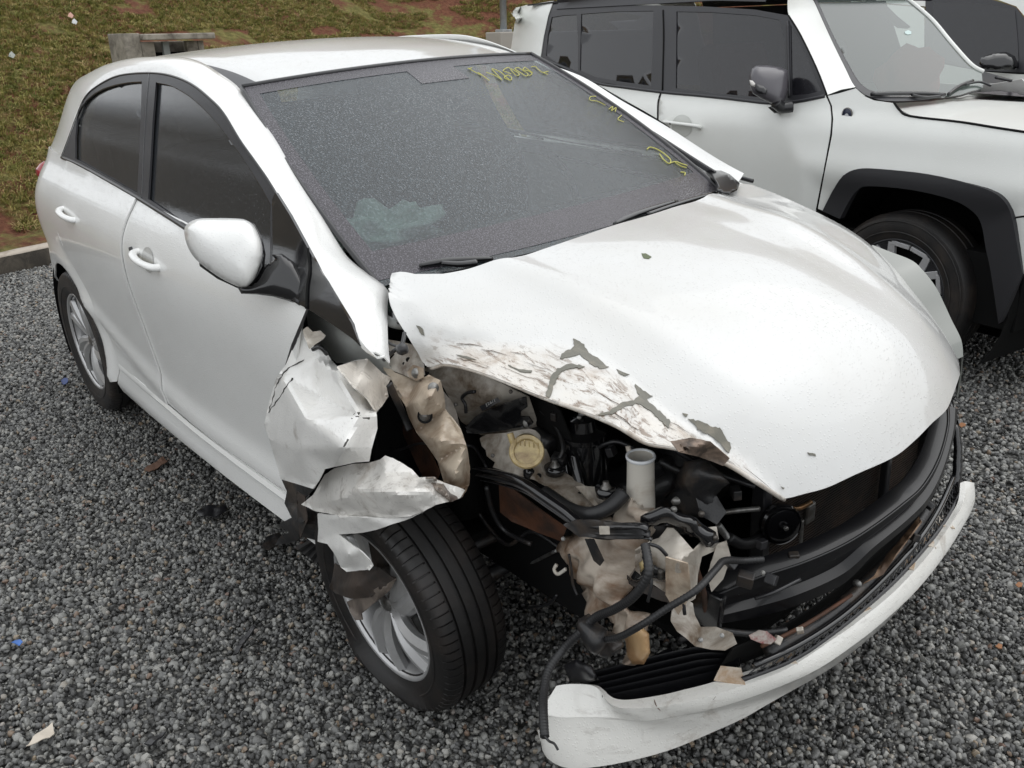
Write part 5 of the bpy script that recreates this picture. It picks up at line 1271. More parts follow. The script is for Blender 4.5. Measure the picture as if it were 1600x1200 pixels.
# wiring loom
def cab(name, pts, r, corr=True, m=HOSE): return tube(name, [CAR.at(a, b, y=y) for a, b, y in pts], r, m, car, 10, sp=6, corr=corr)
cab('wiring_loom', [(1008, 852, -.64), (1013, 880, -.66), (1011, 902, -.67), (990, 932, -.68), (960, 952, -.68), (930, 965, -.68), (905, 990, -.70), (880, 1015, -.72), (858, 1045, -.76), (850, 1080, -.80), (849, 1115, -.84), (851, 1150, -.87)], .0078)
cab('wiring_loom', [(1192, 874, -.40), (1160, 876, -.44), (1132, 876, -.50), (1118, 890, -.54), (1088, 922, -.60), (1040, 952, -.64), (1000, 978, -.67), (965, 996, -.68), (935, 998, -.68), (918, 980, -.69)], .0062)
cab('loose_wire', [(851, 1150, -.87), (858, 1158, -.87), (866, 1162, -.87), (872, 1172, -.87)], .0022, False); cab('loose_wire', [(1005, 870, -.60), (1018, 905, -.62), (1012, 940, -.63)], .003, False)
lump('tape_wrap', tuple(CAR.at(925, 990, y=-.685)), (.045, .04, .05), BLKDIRT, .02, 21, 3); lump('tape_wrap', tuple(CAR.at(955, 1012, y=-.66)), (.05, .04, .04), BLKDIRT, .02, 23, 3)
tube('plastic_strip', [CAR.at(910, 1056, z=.20), CAR.at(960, 1045, z=.20), CAR.at(1005, 1035, z=.21), CAR.at(1050, 1016, z=.22)], .007, BLACKP, car, 6, flat=(1.4, .5))
# lower crumpled inner parts near the tyre
cab('brake_hose', [(700, 720, -.60), (740, 790, -.55), (790, 850, -.55), (830, 830, -.52), (880, 860, -.50)], .005, False, BLKDIRT)
tube('drive_shaft', [Vector((-.17, -.62, .28)), Vector((-.08, -.25, .33))], .014, BLKDIRT, car, 12); tube('lower_arm', [Vector((-.18, -.66, .17)), Vector((-.1, -.3, .22))], .02, BLKDIRT, car, 10)
lathe('strut_spring', [(.0, 0), (.05, 0), (.05, .3), (0, .3)], VOID, car, 20, Matrix.Translation((-.18, -.56, .38)), axis='Z')
# ------------------------------------------------------------------ crumpled front wing
ol = PP([(300, 305), (320, 290), (345, 315), (385, 310), (412, 335), (400, 350), (350, 380), (355, 395), (420, 420), (440, 460), (470, 490), (560, 460), (620, 452), (690, 520), (740, 545), (715, 590), (725, 640), (690, 690), (665, 720), (668, 800), (640, 900), (630, 960), (560, 965), (470, 985), (410, 1000), (380, 1060), (350, 1100), (260, 1070), (190, 1050), (165, 960), (135, 860), (108, 780), (120, 720), (140, 640), (170, 540), (215, 480), (255, 380)], O5, S5)
WC_ = [(478, 510, -.80), (500, 525, -.78), (508, 530, -.77), (495, 560, -.80), (520, 568, -.78), (570, 561, -.74), (610, 592, -.70), (598, 634, -.76), (588, 645, -.84), (588, 700, -.86), (577, 720, -.87), (520, 732, -.91), (495, 760, -.91), (440, 748, -.89), (425, 690, -.89), (414, 664, -.87), (430, 600, -.845), (450, 560, -.835), (443, 590, -.85), (500, 620, -.83), (525, 580, -.86), (480, 655, -.93), (560, 650, -.90), (540, 700, -.945), (470, 700, -.93)]
FEN = sheet('front_wing_crushed', ol, WC_, WHITE_FEND, car, 6, .003, .0045, 13, 1, auto=.30)
fm = onmesh(FEN, .002)
# torn black edge of the wing
BLK2 = mat('dark_torn_edge', (.05, .048, .042), .6)
tear = PP([(300, 455), (250, 480), (210, 505), (175, 550), (155, 600), (140, 660), (125, 720)], O5, S5)
rnd = random.Random(3)
tp_ = [(a + rnd.uniform(-1.5, 1.5) + 2, b) for a, b in densify(tear, 5)[:-6]]
tube('torn_paint_edge', [fm(*p) for p in tp_], lambda t: .0014 + .0022*abs(math.sin(t*23)), BLK2, FEN, 6, sp=1, flat=(1, .5))
for sc, sd in (([(520, 850), (527, 855), (500, 910), (440, 980), (415, 1000), (430, 975), (480, 920), (505, 885)], 61), ([(570, 715), (600, 708), (632, 702), (628, 735), (640, 755), (600, 750), (580, 742), (560, 738)], 62), ([(535, 740), (560, 722), (570, 728), (545, 752)], 63), ([(400, 560), (415, 555), (405, 572), (395, 578)], 64), ([(545, 575), (560, 592), (535, 578)], 65)):
    chip('torn_paint_edge', sc, O5, S5, BLK2, FEN, 4, fn=fm, seed=sd)
# lower crushed piece over the tyre
o6, s6 = (400, 700), 2.6667
ol = PP([(190, 235), (240, 195), (290, 110), (330, 85), (400, 68), (470, 62), (520, 48), (540, 32), (580, 48), (610, 65), (650, 90), (680, 125), (720, 122), (780, 145), (830, 160), (870, 175), (850, 210), (800, 225), (750, 235), (700, 262), (640, 285), (560, 290), (450, 285), (340, 278), (255, 265)], o6, s6)
LOWW = sheet('wing_lower_crush', ol, [(471, 788, -.87), (509, 741, -.865), (550, 727, -.86), (602, 712, -.84), (644, 734, -.81), (655, 747, -.80), (692, 755, -.78), (726, 766, -.74), (700, 787, -.80), (662, 798, -.84), (610, 808, -.87), (527, 804, -.885), (560, 765, -.90), (620, 770, -.885), (600, 745, -.86), (665, 765, -.84), (530, 780, -.90)], WHITE_DIRT, car, 5, .003, .010, 20, 2, auto=.32)
ol = PP([(258, 272), (340, 280), (450, 288), (560, 292), (640, 287), (700, 266), (620, 300), (560, 320), (500, 340), (440, 352), (345, 358), (400, 400), (440, 430), (475, 465), (488, 490), (470, 508), (430, 508), (380, 515), (355, 495), (330, 440), (300, 400), (258, 390), (262, 340)], o6, s6)
sheet('wing_arch_strip', ol, [(497, 802, -.88), (529, 806, -.89), (569, 808, -.89), (640, 806, -.85), (610, 820, -.87), (565, 832, -.875), (529, 834, -.88), (565, 861, -.885), (583, 884, -.87), (561, 890, -.87), (533, 886, -.88), (512, 850, -.88), (497, 846, -.87), (545, 865, -.90)], WHITE_FEND, car, 5, .003, .006, 14, 0)
sheet('crushed_inner_corner', PP([(690, 125), (740, 122), (790, 150), (830, 180), (865, 170), (860, 205), (820, 222), (760, 228), (735, 200), (705, 160)], o6, s6), [(659, 747, -.79), (696, 756, -.77), (724, 765, -.73), (707, 783, -.79), (676, 775, -.80), (685, 762, -.82)], grime('crushed_dark_paint', (.30, .25, .21), (.08, .06, .05), 18, .4, 0, .3), car, 4, .003, .012, 34, 0)
# brown-black torn liner by the sill
sheet('torn_liner', PP([(108, 132), (170, 150), (245, 170), (200, 215), (188, 240), (255, 268), (262, 330), (258, 385), (200, 370), (150, 395), (80, 405), (100, 370), (140, 350), (90, 320), (150, 290), (120, 230), (130, 180)], o6, s6), [(441, 750, -.83), (492, 764, -.83), (470, 790, -.83), (498, 824, -.83), (497, 844, -.81), (456, 848, -.82), (430, 851, -.84), (434, 820, -.83), (445, 786, -.83), (475, 815, -.86)], BLKDIRT, car, 5, .002, .014, 26, 0)
sheet('torn_liner_flap', PP([(170, 180), (205, 200), (215, 300), (185, 380), (175, 300)], o6, s6), [(464, 768, -.85), (477, 775, -.85), (480, 812, -.86), (469, 842, -.85)], BROWN, car, 5, .002, .006, 30)
sheet('wheel_arch_liner', PP([(330, 480), (380, 515), (430, 512), (488, 495), (520, 500), (578, 545), (540, 575), (480, 620), (400, 628), (330, 605), (305, 580), (320, 540)], o6, s6), [(524, 880, -.845), (561, 893, -.85), (595, 888, -.84), (616, 904, -.83), (580, 932, -.855), (550, 935, -.86), (520, 922, -.86), (560, 915, -.87)], BROWN, car, 5, .003, .008, 20, 0)
sheet('wheel_arch_liner', PP([(455, 350), (470, 395), (490, 500), (578, 548), (600, 520), (560, 460), (500, 360)], o6, s6), [(570, 831, -.82), (584, 887, -.82), (617, 905, -.82), (625, 895, -.80), (600, 850, -.80)], BROWN, car, 6, .003, .006, 20, 0)
# ribbed liner rear section
rb = []
for k in range(15):
    t = k/14; a = np.array([460+ (530-460)*t, 856 + (905-856)*t]); b = np.array([487 + (525-487)*t, 842 + (880-842)*t]); z_ = .010*(k % 2)
    rb.append([tuple(CAR.at(*(a*(1-s)+b*s), y=-.80 - z_)) for s in (0, .5, 1)])
loft('ribbed_liner', rb, BLKDIRT, car, 3, .003, auto=.3)
sheet('liner_shard', PP([(380, 640), (470, 600), (520, 575), (585, 545), (560, 590), (500, 640), (440, 690), (445, 715), (415, 718), (395, 690)], o6, s6), [(542, 940, -.86), (590, 918, -.85), (618, 905, -.83), (588, 938, -.85), (566, 968, -.86), (555, 968, -.87)], grime('grey_torn_liner', (.14, .115, .095), (.05, .04, .035), 16, .6), car, 5, .003, .005, 20, 0)
sheet('torn_wing_tip', PP([(300, 305), (320, 290), (345, 315), (385, 310), (412, 335), (400, 350), (350, 385), (330, 400), (310, 350)], O5, S5), [(474, 515, -.82), (488, 517, -.82), (508, 525, -.80), (489, 540, -.82)], CREAMY, car, 4, .003, .008, 30)
tube('dark_clip', [CAR.at(489, 546, y=-.80), CAR.at(500, 542, y=-.79), CAR.at(511, 553, y=-.78), CAR.at(512, 562, y=-.78)], .006, BLACKG, car, 8)
sheet('wing_folded_edge', PP([(570, 460), (620, 452), (690, 520), (740, 545), (715, 590), (725, 640), (690, 690), (662, 715), (620, 650), (560, 600), (500, 530), (470, 490)], O5, S5), [(558, 564, -.80), (574, 561, -.79), (596, 583, -.765), (611, 590, -.745), (603, 620, -.76), (587, 643, -.83), (555, 607, -.90), (527, 573, -.90)], paint('white_paint_yellowed', (.76, .71, .64), .30, .6, .2, (26, 4, 8)), car, 5, .003, .004, 24, 0)
# bonnet side strip of inner edge under flap
tube('bonnet_catch_rod', [CAR.at(612, 575, y=-.68), CAR.at(640, 590, y=-.67), CAR.at(672, 582, y=-.64)], .003, BLACKP, car, 6)

# ------------------------------------------------------------------ small fittings that crowd the open corner
def clutter():
    rnd = random.Random(11)
    for pts, r, m in (
        ([(700, 640, -.62), (720, 690, -.60), (742, 700, -.58), (760, 730, -.60)], .0035, BLACKP), ([(845, 640, -.50), (870, 668, -.50), (880, 700, -.52), (870, 722, -.54)], .005, BLKDIRT),
        ([(930, 700, -.46), (962, 690, -.44), (990, 700, -.42)], .005, BLACKP), ([(1030, 720, -.44), (1060, 735, -.42), (1090, 740, -.40), (1120, 770, -.40)], .008, BLKDIRT),
        ([(1050, 700, -.40), (1110, 735, -.36), (1180, 760, -.32)], .006, BLACKP), ([(1015, 850, -.62), (1035, 860, -.60), (1060, 900, -.58), (1070, 960, -.58)], .0035, BLACKP),
        ([(1085, 880, -.50), (1100, 930, -.48), (1105, 985, -.46)], .006, RUST), ([(760, 760, -.62), (770, 800, -.60), (790, 830, -.58), (830, 850, -.58)], .006, BLKDIRT),
        ([(790, 900, -.50), (830, 880, -.50), (870, 860, -.52)], .004, STEEL), ([(1180, 935, -.42), (1210, 925, -.40), (1250, 905, -.34)], .004, BLACKP), ([(870, 930, -.60), (855, 945, -.58), (820, 950, -.55)], .003, BLACKP),
        ([(1060, 1000, -.50), (1110, 985, -.46), (1170, 990, -.40), (1230, 985, -.34)], .007, BLKDIRT), ([(1190, 1010, -.42), (1260, 975, -.30), (1330, 930, -.14)], .004, RUST)):
        tube('hose', [CAR.at(a, b, y=y) for a, b, y in pts], r, m, car, 8)
    for a, b, y, s, m in ((714, 705, -.62, .018, BLACKP), (868, 650, -.50, .02, BLKDIRT), (955, 705, -.46, .022, BLACKP), (1025, 735, -.44, .025, BLACKP), (1095, 760, -.42, .03, BLKDIRT), (1140, 880, -.46, .024, BLACKP), (1165, 905, -.44, .03, BLKDIRT), (1205, 905, -.40, .022, BLACKP), (1040, 815, -.56, .016, BLACKP), (1150, 770, -.38, .024, BLKDIRT), (1190, 850, -.36, .02, BLACKP), (1240, 870, -.30, .02, BLKDIRT), (1215, 1000, -.40, .018, CREAMY), (1250, 985, -.34, .014, CREAMY), (1350, 800, -.02, .012, STEEL), (1430, 840, .15, .02, BLKDIRT), (1452, 790, .25, .02, BLKDIRT)):
        box('connector', CAR.at(a, b, y=y), (s, s*.7, s*.9), m, car, rot=(rnd.uniform(-.6, .6), rnd.uniform(-.6, .6), rnd.uniform(0, 3)), bevel=.002)
    for a, b, y in ((712, 632, -.63), (798, 612, -.57), (770, 712, -.61), (905, 652, -.48), (1080, 868, -.53), (1066, 905, -.57), (1095, 1000, -.53), (1128, 993, -.51), (1192, 895, -.41), (880, 842, -.60), (1020, 885, -.59)):
        p = CAR.at(a, b, y=y); d = (CAR.c-p).normalized(); lathe('bolt', [(0, -.004), (.0022, -.004), (.0026, -.002), (.0046, -.001), (.0046, .006)], STEEL, car, 8, Matrix.Translation(p) @ d.to_track_quat('-Y', 'Z').to_matrix().to_4x4(), auto=.5)
    # bent brackets in rusty and cream steel
    sheet('bent_bracket', [(1085, 770), (1120, 775), (1135, 800), (1120, 820), (1095, 805)], [(1085, 770, -.46), (1120, 775, -.44), (1135, 800, -.44), (1095, 805, -.47)], BLKDIRT, car, 5, .003, .006, 30)
    sheet('rusty_mounting', [(1040, 870), (1075, 880), (1080, 930), (1060, 960), (1040, 930)], [(1040, 870, -.61), (1075, 880, -.59), (1080, 930, -.58), (1060, 960, -.58), (1040, 930, -.60)], RUSTY, car, 5, .003, .010, 26)
    sheet('torn_cream_flange', [(1120, 850), (1135, 845), (1142, 870), (1130, 905), (1112, 925), (1105, 900)], [(1120, 850, -.48), (1142, 870, -.46), (1130, 905, -.47), (1105, 925, -.49)], CREAMY, car, 5, .003, .008, 30)
    sheet('torn_bonnet_underside', [(1048, 690), (1080, 684), (1110, 690), (1140, 716), (1130, 728), (1095, 714), (1060, 706)], [(1048, 690, -.545), (1110, 690, -.51), (1140, 722, -.475), (1095, 714, -.51), (1075, 700, -.55)], grime('torn_brown_skin', (.22, .16, .12), (.06, .045, .035), 22, .6), HOOD, 4, .002, .006, 40)
clutter()
# ------------------------------------------------------------------ white compact SUV parked behind
JM = Matrix.Translation((-.43, 2.95, 0)) @ Matrix.Rotation(math.radians(-6.4), 4, 'Z')
JF = Frame(JM)
suv = empty('white_suv', JM, 'boxy white SUV with black roof and black wheel arches, parked right behind the wreck', 'car')
_JZ = np.array(cr([(.15, .84), (.30, .885), (.45, .90), (.70, .905), (.88, .91), (1.0, .90), (1.07, .868), (1.12, .84), (1.35, .765), (1.60, .68), (1.68, .60)], 6))
def Yj(x, z):
    y = float(np.interp(z, _JZ[:, 0], _JZ[:, 1]))
    y -= .012*(x+1.3)**2 if x < -1.3 else .010*(x+1.3)**2
    if x < -2.9: y -= .35*(x+2.9)**2
    if x > .35: y -= .55*(x-.35)**2
    for cx in (0, -2.57):                                       # flared arches
        r = max(abs(x-cx)*.95, abs(z-.36)*1.05); y += .028*math.exp(-((r-.50)/.09)**2)
    return y
def js(off=0): 
    def f(a, b):
        h = JF.hit(a, b, lambda p: p.y + Yj(p.x, p.z) - off, 1.5, 8)
        return h if h is not None else JF.at(a, b, y=-.8)
    return f
def jpanel(name, ol, m, off=0, step=10, thick=.004, parent=None, mir=True, holes=()):
    o = panel(name, ol, step, js(off), m, parent or suv, thick=thick, holes=holes)
    if mir: mirror_copy(o)
    return o
JWB = paint('x', (.7, .7, .7)) if False else SUV_WHITE
jpanel('rear_side_panel', [(803, 26), (801, 18), (806, 12), (830, 7), (865, 2), (857, 25), (850, 57), (845, 90), (846, 128), (860, 160), (790, 150), (797, 90), (803, 50), (806, 30), (800, 20)], JWB)
jpanel('rear_door', [(846, 92), (880, 105), (930, 128), (980, 136), (1032, 143), (1027, 160), (1026, 200), (1027, 345), (950, 325), (880, 285), (850, 235)], JWB)
FD_ = jpanel('front_door', [(1035, 143), (1090, 148), (1140, 153), (1200, 160), (1244, 158), (1290, 149), (1297, 165), (1299, 185), (1297, 210), (1288, 260), (1275, 327), (1268, 385), (1200, 378), (1100, 362), (1030, 346), (1029, 200), (1030, 160)], JWB)
jpanel('front_wing', [(1293, 149), (1310, 146), (1337, 138), (1350, 150), (1366, 157), (1396, 161), (1405, 172), (1420, 182), (1500, 192), (1560, 202), (1600, 208), (1640, 214), (1640, 420), (1598, 428), (1588, 375), (1581, 340), (1571, 317), (1551, 300), (1513, 287), (1450, 272), (1375, 264), (1340, 264), (1317, 274), (1300, 299), (1285, 329), (1278, 326), (1290, 262), (1300, 212), (1302, 186), (1300, 165)], JWB, step=9)
loftp = lambda a: a
arch_o = [(1279, 336), (1285, 330), (1300, 300), (1317, 275), (1340, 264), (1375, 264), (1450, 272), (1513, 287), (1551, 300), (1571, 317), (1581, 340), (1588, 375), (1598, 428), (1606, 500), (1560, 506), (1548, 425), (1540, 387), (1533, 350), (1519, 330), (1487, 312), (1425, 297), (1360, 291), (1340, 297), (1325, 317), (1312, 342)]
ARCHM = mat('grained_black_arch', (.022, .022, .025), .55)
jpanel('wheel_arch_trim', [tuple(p) for p in cr(arch_o[1:13], 4)] + [tuple(p) for p in cr(arch_o[14:], 4)], ARCHM, off=-.022, step=8, thick=.035)
jpanel('lower_bumper', [(1600, 430), (1640, 425), (1650, 560), (1612, 540), (1606, 500)], ARCHM, off=-.01, step=10)
JTR = mat('suv_black_trim', (.028, .028, .032), .4)
jd = [(865, 3), (900, 8), (1000, 8), (1100, 10), (1180, 15), (1231, 24), (1250, 55), (1275, 107), (1291, 148), (1244, 157), (1200, 159), (1140, 152), (1090, 147), (1035, 142), (980, 135), (930, 127), (880, 104), (846, 90), (850, 57), (857, 25)]
g1 = [(862, 27), (880, 24), (901, 23), (903, 60), (903, 112), (870, 98), (853, 87), (856, 55)]
g2 = [(908, 22), (960, 18), (1021, 17), (1020, 70), (1017, 134), (960, 126), (930, 120), (906, 110)]
g3 = [(1057, 18), (1110, 19), (1180, 24), (1218, 31), (1226, 60), (1227, 100), (1228, 150), (1190, 152), (1120, 146), (1056, 138)]
g4 = [(1235, 38), (1258, 82), (1283, 142), (1262, 147), (1237, 149)]
jpanel('window_surround', jd, JTR, off=.002, step=9, thick=.004, holes=[g1, g2, g3, g4], mir=False)
panel('window_surround', [(-2.85, 1.1), (-1.2, 1.1), (-1.35, 1.58), (-2.75, 1.58)], .1, lambda a, b: Vector((a, Yj(a, b)-.01, b)), JTR, suv)
for nm, g_ in (('quarter_glass', g1), ('rear_door_glass', g2), ('front_door_glass', g3), ('vent_glass', g4)): jpanel(nm, g_, GLASS_DK, off=.007, step=14, thick=0, mir=False)
def jtube(name, pts, r, m, off=0, parent=None): 
    f = js(off); return tube(name, [f(*p) for p in cr(pts, 4)], r, m, parent or suv, 6, sp=1)
jtube('belt_moulding', [(849, 93), (880, 106), (930, 129), (980, 137), (1035, 144), (1090, 149), (1140, 154), (1200, 161), (1244, 159), (1289, 150)], .009, JTR)
jtube('window_seal', [(1232, 24), (1251, 55), (1276, 107), (1292, 148)], .004, VOID)
jtube('door_gap', [(1033, 144), (1028, 160), (1027.5, 200), (1028.5, 268)], .004, VOID, .003); jtube('door_gap', [(1291.5, 150), (1299, 165), (1300.5, 186), (1298.5, 211), (1289, 261), (1276, 327)], .004, VOID, .003)
jtube('wing_bonnet_gap', [(1397, 160), (1406, 172), (1423, 181.5), (1500, 190.5), (1560, 200), (1640, 212)], .005, VOID, -.002); jtube('pillar_seam', [(1292, 149), (1310, 145), (1336, 137)], .0025, VOID, 0)
jtube('bumper_seam', [(1581, 341), (1600, 338), (1640, 334)], .004, VOID, .001)
jtube('b_pillar_gap', [(1036, 16), (1037, 60), (1035, 142)], .005, VOID, .001); jtube('glass_divider', [(1231, 33), (1232, 90), (1233, 152)], .007, JTR, 0)
# handle; the shade of its bowl is painted as a darker flat disc
def jhandle():
    f = js(0); fo = js(-.028)
    ol = [(1066+16*math.cos(a), 197+18*math.sin(a)) for a in np.linspace(0, 2*PI, 24, endpoint=False)]
    panel('handle_bowl_shade', ol, 6, lambda a, b: f(a, b) + Vector((0, -.002, 0)), paint('suv_paint_shaded', (.55, .56, .53)), FD_, thick=0)
    tube('door_handle', [f(1038, 190), fo(1042, 191), fo(1066, 194), fo(1088, 197), f(1093, 199)], .012, SUV_WHITE, FD_, 12, flat=(1.2, .8)); 
    p = fo(1050, 193); lathe('lock', [(0, -.016), (.005, -.016), (.006, .0)], VOID, FD_, 10, Matrix.Translation(p))
jhandle()
# badge
fb = js(-.002); c = fb(1324, 178); 
Mx = Matrix.Translation(c) 
BDG = lathe('round_badge', [(0, -.003), (.024, -.003), (.026, 0)], mat('navy_badge', (.02, .025, .05), .3), suv, 28, Mx)
lathe('badge_ring', [(.024, -.004), (.028, -.003), (.028, 0)], STEEL, BDG, 28, Mx); lathe('badge_emblem', [(0, -.0042), (.011, -.0042)], mat('badge_silver', (.55, .56, .58), .4), BDG, 20, Mx @ Matrix.Translation((0, 0, -.009)))
px_text('badge_lettering', 'TRAIL', (1317.5, 176), (1331, 176.5), 4.5, BDG, mat('badge_white', (.75, .75, .75), .5), js(-.0055))
# A-pillar, windscreen, bonnet, roof
ztop, zc = 1.60, 1.13
def jw(x, y):        # windscreen height
    k = (y/.65)**2; xt, xb = -1.04, -.40; s = (x-xb)/(xt-xb); return 1.09 + s*.50
jwf = lambda off=0: (lambda a, b: JF.hit(a, b, lambda p: p.z - jw(p.x, p.y) - off, 1.5, 9))
wl = [(1270, -12), (1282, 25), (1295, 55), (1320, 107), (1335, 134), (1350, 146), (1366, 154), (1396, 158), (1454, 156), (1502, 148), (1516, 143), (1536, 138), (1534, 112), (1515, 100), (1485, 68), (1454, 31), (1418, -2), (1405, -14)]
P = [jwf()(*p) for p in wl]; 
def jwfn(a, b):
    h = jwf()(a, b); return h if h is not None else JF.at(a, b, y=0)
JWS = panel('windscreen', wl, 12, jwfn, GLASS_JEEP, suv, thick=0)
f_ = jwf(.001)
def jstrip(name, A_, B_, m, n=30, thick=.003):
    a = cr([tuple(p) for p in A_], 5); b = cr([tuple(p) for p in B_], 5); return loft(name, [a, (resample(a, n)+resample(b, n))/2 + np.array([0, -.004, .006]), b], m, suv, n, thick)
ff = js(0)
pil = jstrip('a_pillar', [ff(1232, -8), ff(1233, 24), ff(1252, 55), ff(1277, 107), ff(1293, 148)], [jwfn(1262, -14), jwfn(1273, 5), jwfn(1295, 52), jwfn(1321, 105), jwfn(1337, 136)], SUV_WHITE)
jstrip('windscreen_edge', [jwfn(1271, 0), jwfn(1295, 55), jwfn(1320, 106), jwfn(1338, 138), jwfn(1366, 154), jwfn(1396, 158), jwfn(1454, 156)], [jwfn(1277, 0), jwfn(1302, 55), jwfn(1328, 104), jwfn(1346, 132), jwfn(1368, 144), jwfn(1396, 151), jwfn(1454, 150)], JTR)
tube('far_pillar', [jwfn(*p) for p in ((1410, -10), (1420, 0), (1456, 31), (1487, 68), (1517, 101), (1536, 112))], .013, SUV_WHITE, suv, 8)
panel('sensor_housing', [(1355, -5), (1385, 8), (1402, 25), (1423, 42), (1418, 45), (1402, 44), (1385, 30), (1365, 12), (1350, 0)], 8, lambda a, b: (jwf(-.006)(a, b) or jwfn(a, b)), mat('grey_frit', (.045, .045, .05), .6), JWS, thick=0)
flq = jwf(.003); 
_s = panel('inspection_sticker', [(1414, 49), (1419, 47), (1424, 49), (1424, 53), (1418, 54), (1414, 52)], 3, lambda a, b: flq(a, b), mat('pale_sticker', (.5, .62, .60), .5), JWS, thick=0)
# cowl and wipers
panel('cowl', [(1340, 140), (1366, 155), (1396, 160), (1454, 158), (1502, 150), (1540, 138), (1582, 127), (1582, 124), (1534, 111), (1536, 138), (1516, 143), (1502, 147), (1454, 155), (1396, 157), (1366, 153)], 8, lambda a, b: JF.at(a, b, z=1.085), JTR, suv, thick=.003)
for pts, rr in (([(1362, 147), (1400, 146), (1440, 146), (1476, 148)], .009), ([(1482, 147), (1500, 134), (1520, 126)], .008), ([(1425, 148), (1445, 152), (1470, 150)], .007), ([(1508, 132), (1530, 128), (1548, 134)], .006), ([(1556, 121), (1570, 124), (1580, 126)], .008)):
    tube('wiper', [jwf(.02)(*p) or JF.at(*p, z=1.12) for p in pts], rr, BLACKP, suv, 8)
def Zj(x, y): return 1.085 - .10*max(0, (x+.3))**1.3*.55 - .03*(y/.7)**2 - (.9*max(0, x-.45)**2)
bon = [(1397, 159), (1454, 157), (1502, 149), (1536, 138), (1582, 127), (1640, 118), (1700, 160), (1700, 222), (1640, 211), (1560, 199), (1500, 189), (1423, 180), (1406, 171)]
BON = panel('bonnet', bon, 12, lambda a, b: (JF.hit(a, b, lambda p: p.z - Zj(p.x, p.y), 1.5, 9) or JF.at(a, b, z=1.05)), SUV_WHITE, suv, thick=.004)
panel('bonnet_decal', [(1522, 145), (1560, 148), (1640, 154), (1640, 120), (1600, 128), (1580, 130), (1550, 137)], 10, lambda a, b: (JF.hit(a, b, lambda p: p.z - Zj(p.x, p.y) - .025, 1.5, 9) or JF.at(a, b, z=1.05)), mat('matt_grey_decal', (.07, .065, .07), .6), BON, thick=0)
hb = lambda a, b: (JF.hit(a, b, lambda p: p.z - Zj(p.x, p.y) - .004, 1.5, 9) or JF.at(a, b, z=1.05))
# roof
ys = np.linspace(-1, 1, 21); 
def roofrows():
    rows = []
    for x in np.linspace(-3.22, -1.02, 20):
        hw = .66 - .02*abs(x+2); rows.append([(x, hw*q, 1.635 + .03*(1-q*q) - .06*max(0, x+1.5)**2 - .03*max(0, -x-2.9)) for q in ys])
    return rows
loft('roof', roofrows(), JTR, suv, 21, .01)
for s in (-1, 1):
    tube('roof_rail', [(x, s*.60, 1.69 + .02*math.sin((x+3.1)/1.9*PI)) for x in np.linspace(-3.1, -1.25, 14)], .018, JTR, suv, 8, sp=1)
    xs = np.linspace(-2.85, -1.05, 24)
    loft('roof_side', [[(x, s*(Yj(x, 1.585)-.0), 1.585 - .05*max(0, x+1.4)) for x in xs], [(x, s*(Yj(x, 1.62)+.0), 1.625 - .05*max(0, x+1.4)) for x in xs], [(x, s*.655, 1.645 - .05*max(0, x+1.4)) for x in xs]], JTR, suv, 24, .004)
# rear spoiler corner
0 and pillow('rear_spoiler', [(801, 18), (810, 12), (830, 7), (850, 3), (820, 12), (808, 26), (803, 26)], 4, lambda a, b: JF.depth(Vector((-3.35, -.72, 1.58))), SUV_WHITE, suv, .02, .1, fr=JF)
# closing body, far side and underbody (simple but whole)
[box('side_cladding', (-1.3, s*.87, .36), (1.5, .06, .16), ARCHM, suv, bevel=.02) for s in (-1, 1)]
box('underbody', (-1.3, 0, .42), (3.6, 1.60, .30), VOID, suv); box('tailgate', (-3.22, 0, .90), (.05, 1.30, 1.1), SUV_WHITE, suv, bevel=.02)
box('front_bumper', (.72, 0, .50), (.14, 1.45, .42), ARCHM, suv, bevel=.05); box('grille_panel', (.68, 0, .84), (.10, 1.35, .30), BLACKG, suv, bevel=.02)
box('dashboard', (-.55, 0, .95), (.4, 1.3, .2), DASH, suv, bevel=.04)
for y in (-.36, .36): box('seat_back', (-1.5, y, 1.0), (.14, .48, .75), mat('red_airbag_cloth', (.35, .09, .06), .9) if y < 0 else INT, suv, rot=(0, -.2, 0), bevel=.06)
lump2 = None
bm = bmesh.new(); bmesh.ops.create_icosphere(bm, subdivisions=3, radius=1)
for v in bm.verts: v.co = Vector((v.co.x*.10, v.co.y*.24, v.co.z*.16))*(1+.3*noise.noise(v.co*2)) + Vector((-.78, .18, 1.18))
me = bpy.data.meshes.new('red_cushion'); bm.to_mesh(me); bm.free(); me.materials.append(mat('red_cloth', (.38, .08, .05), .9)); me.polygons.foreach_set('use_smooth', [True]*len(me.polygons))
rc = bpy.data.objects.new('seat_cover', me); col.objects.link(rc); rc.parent = suv
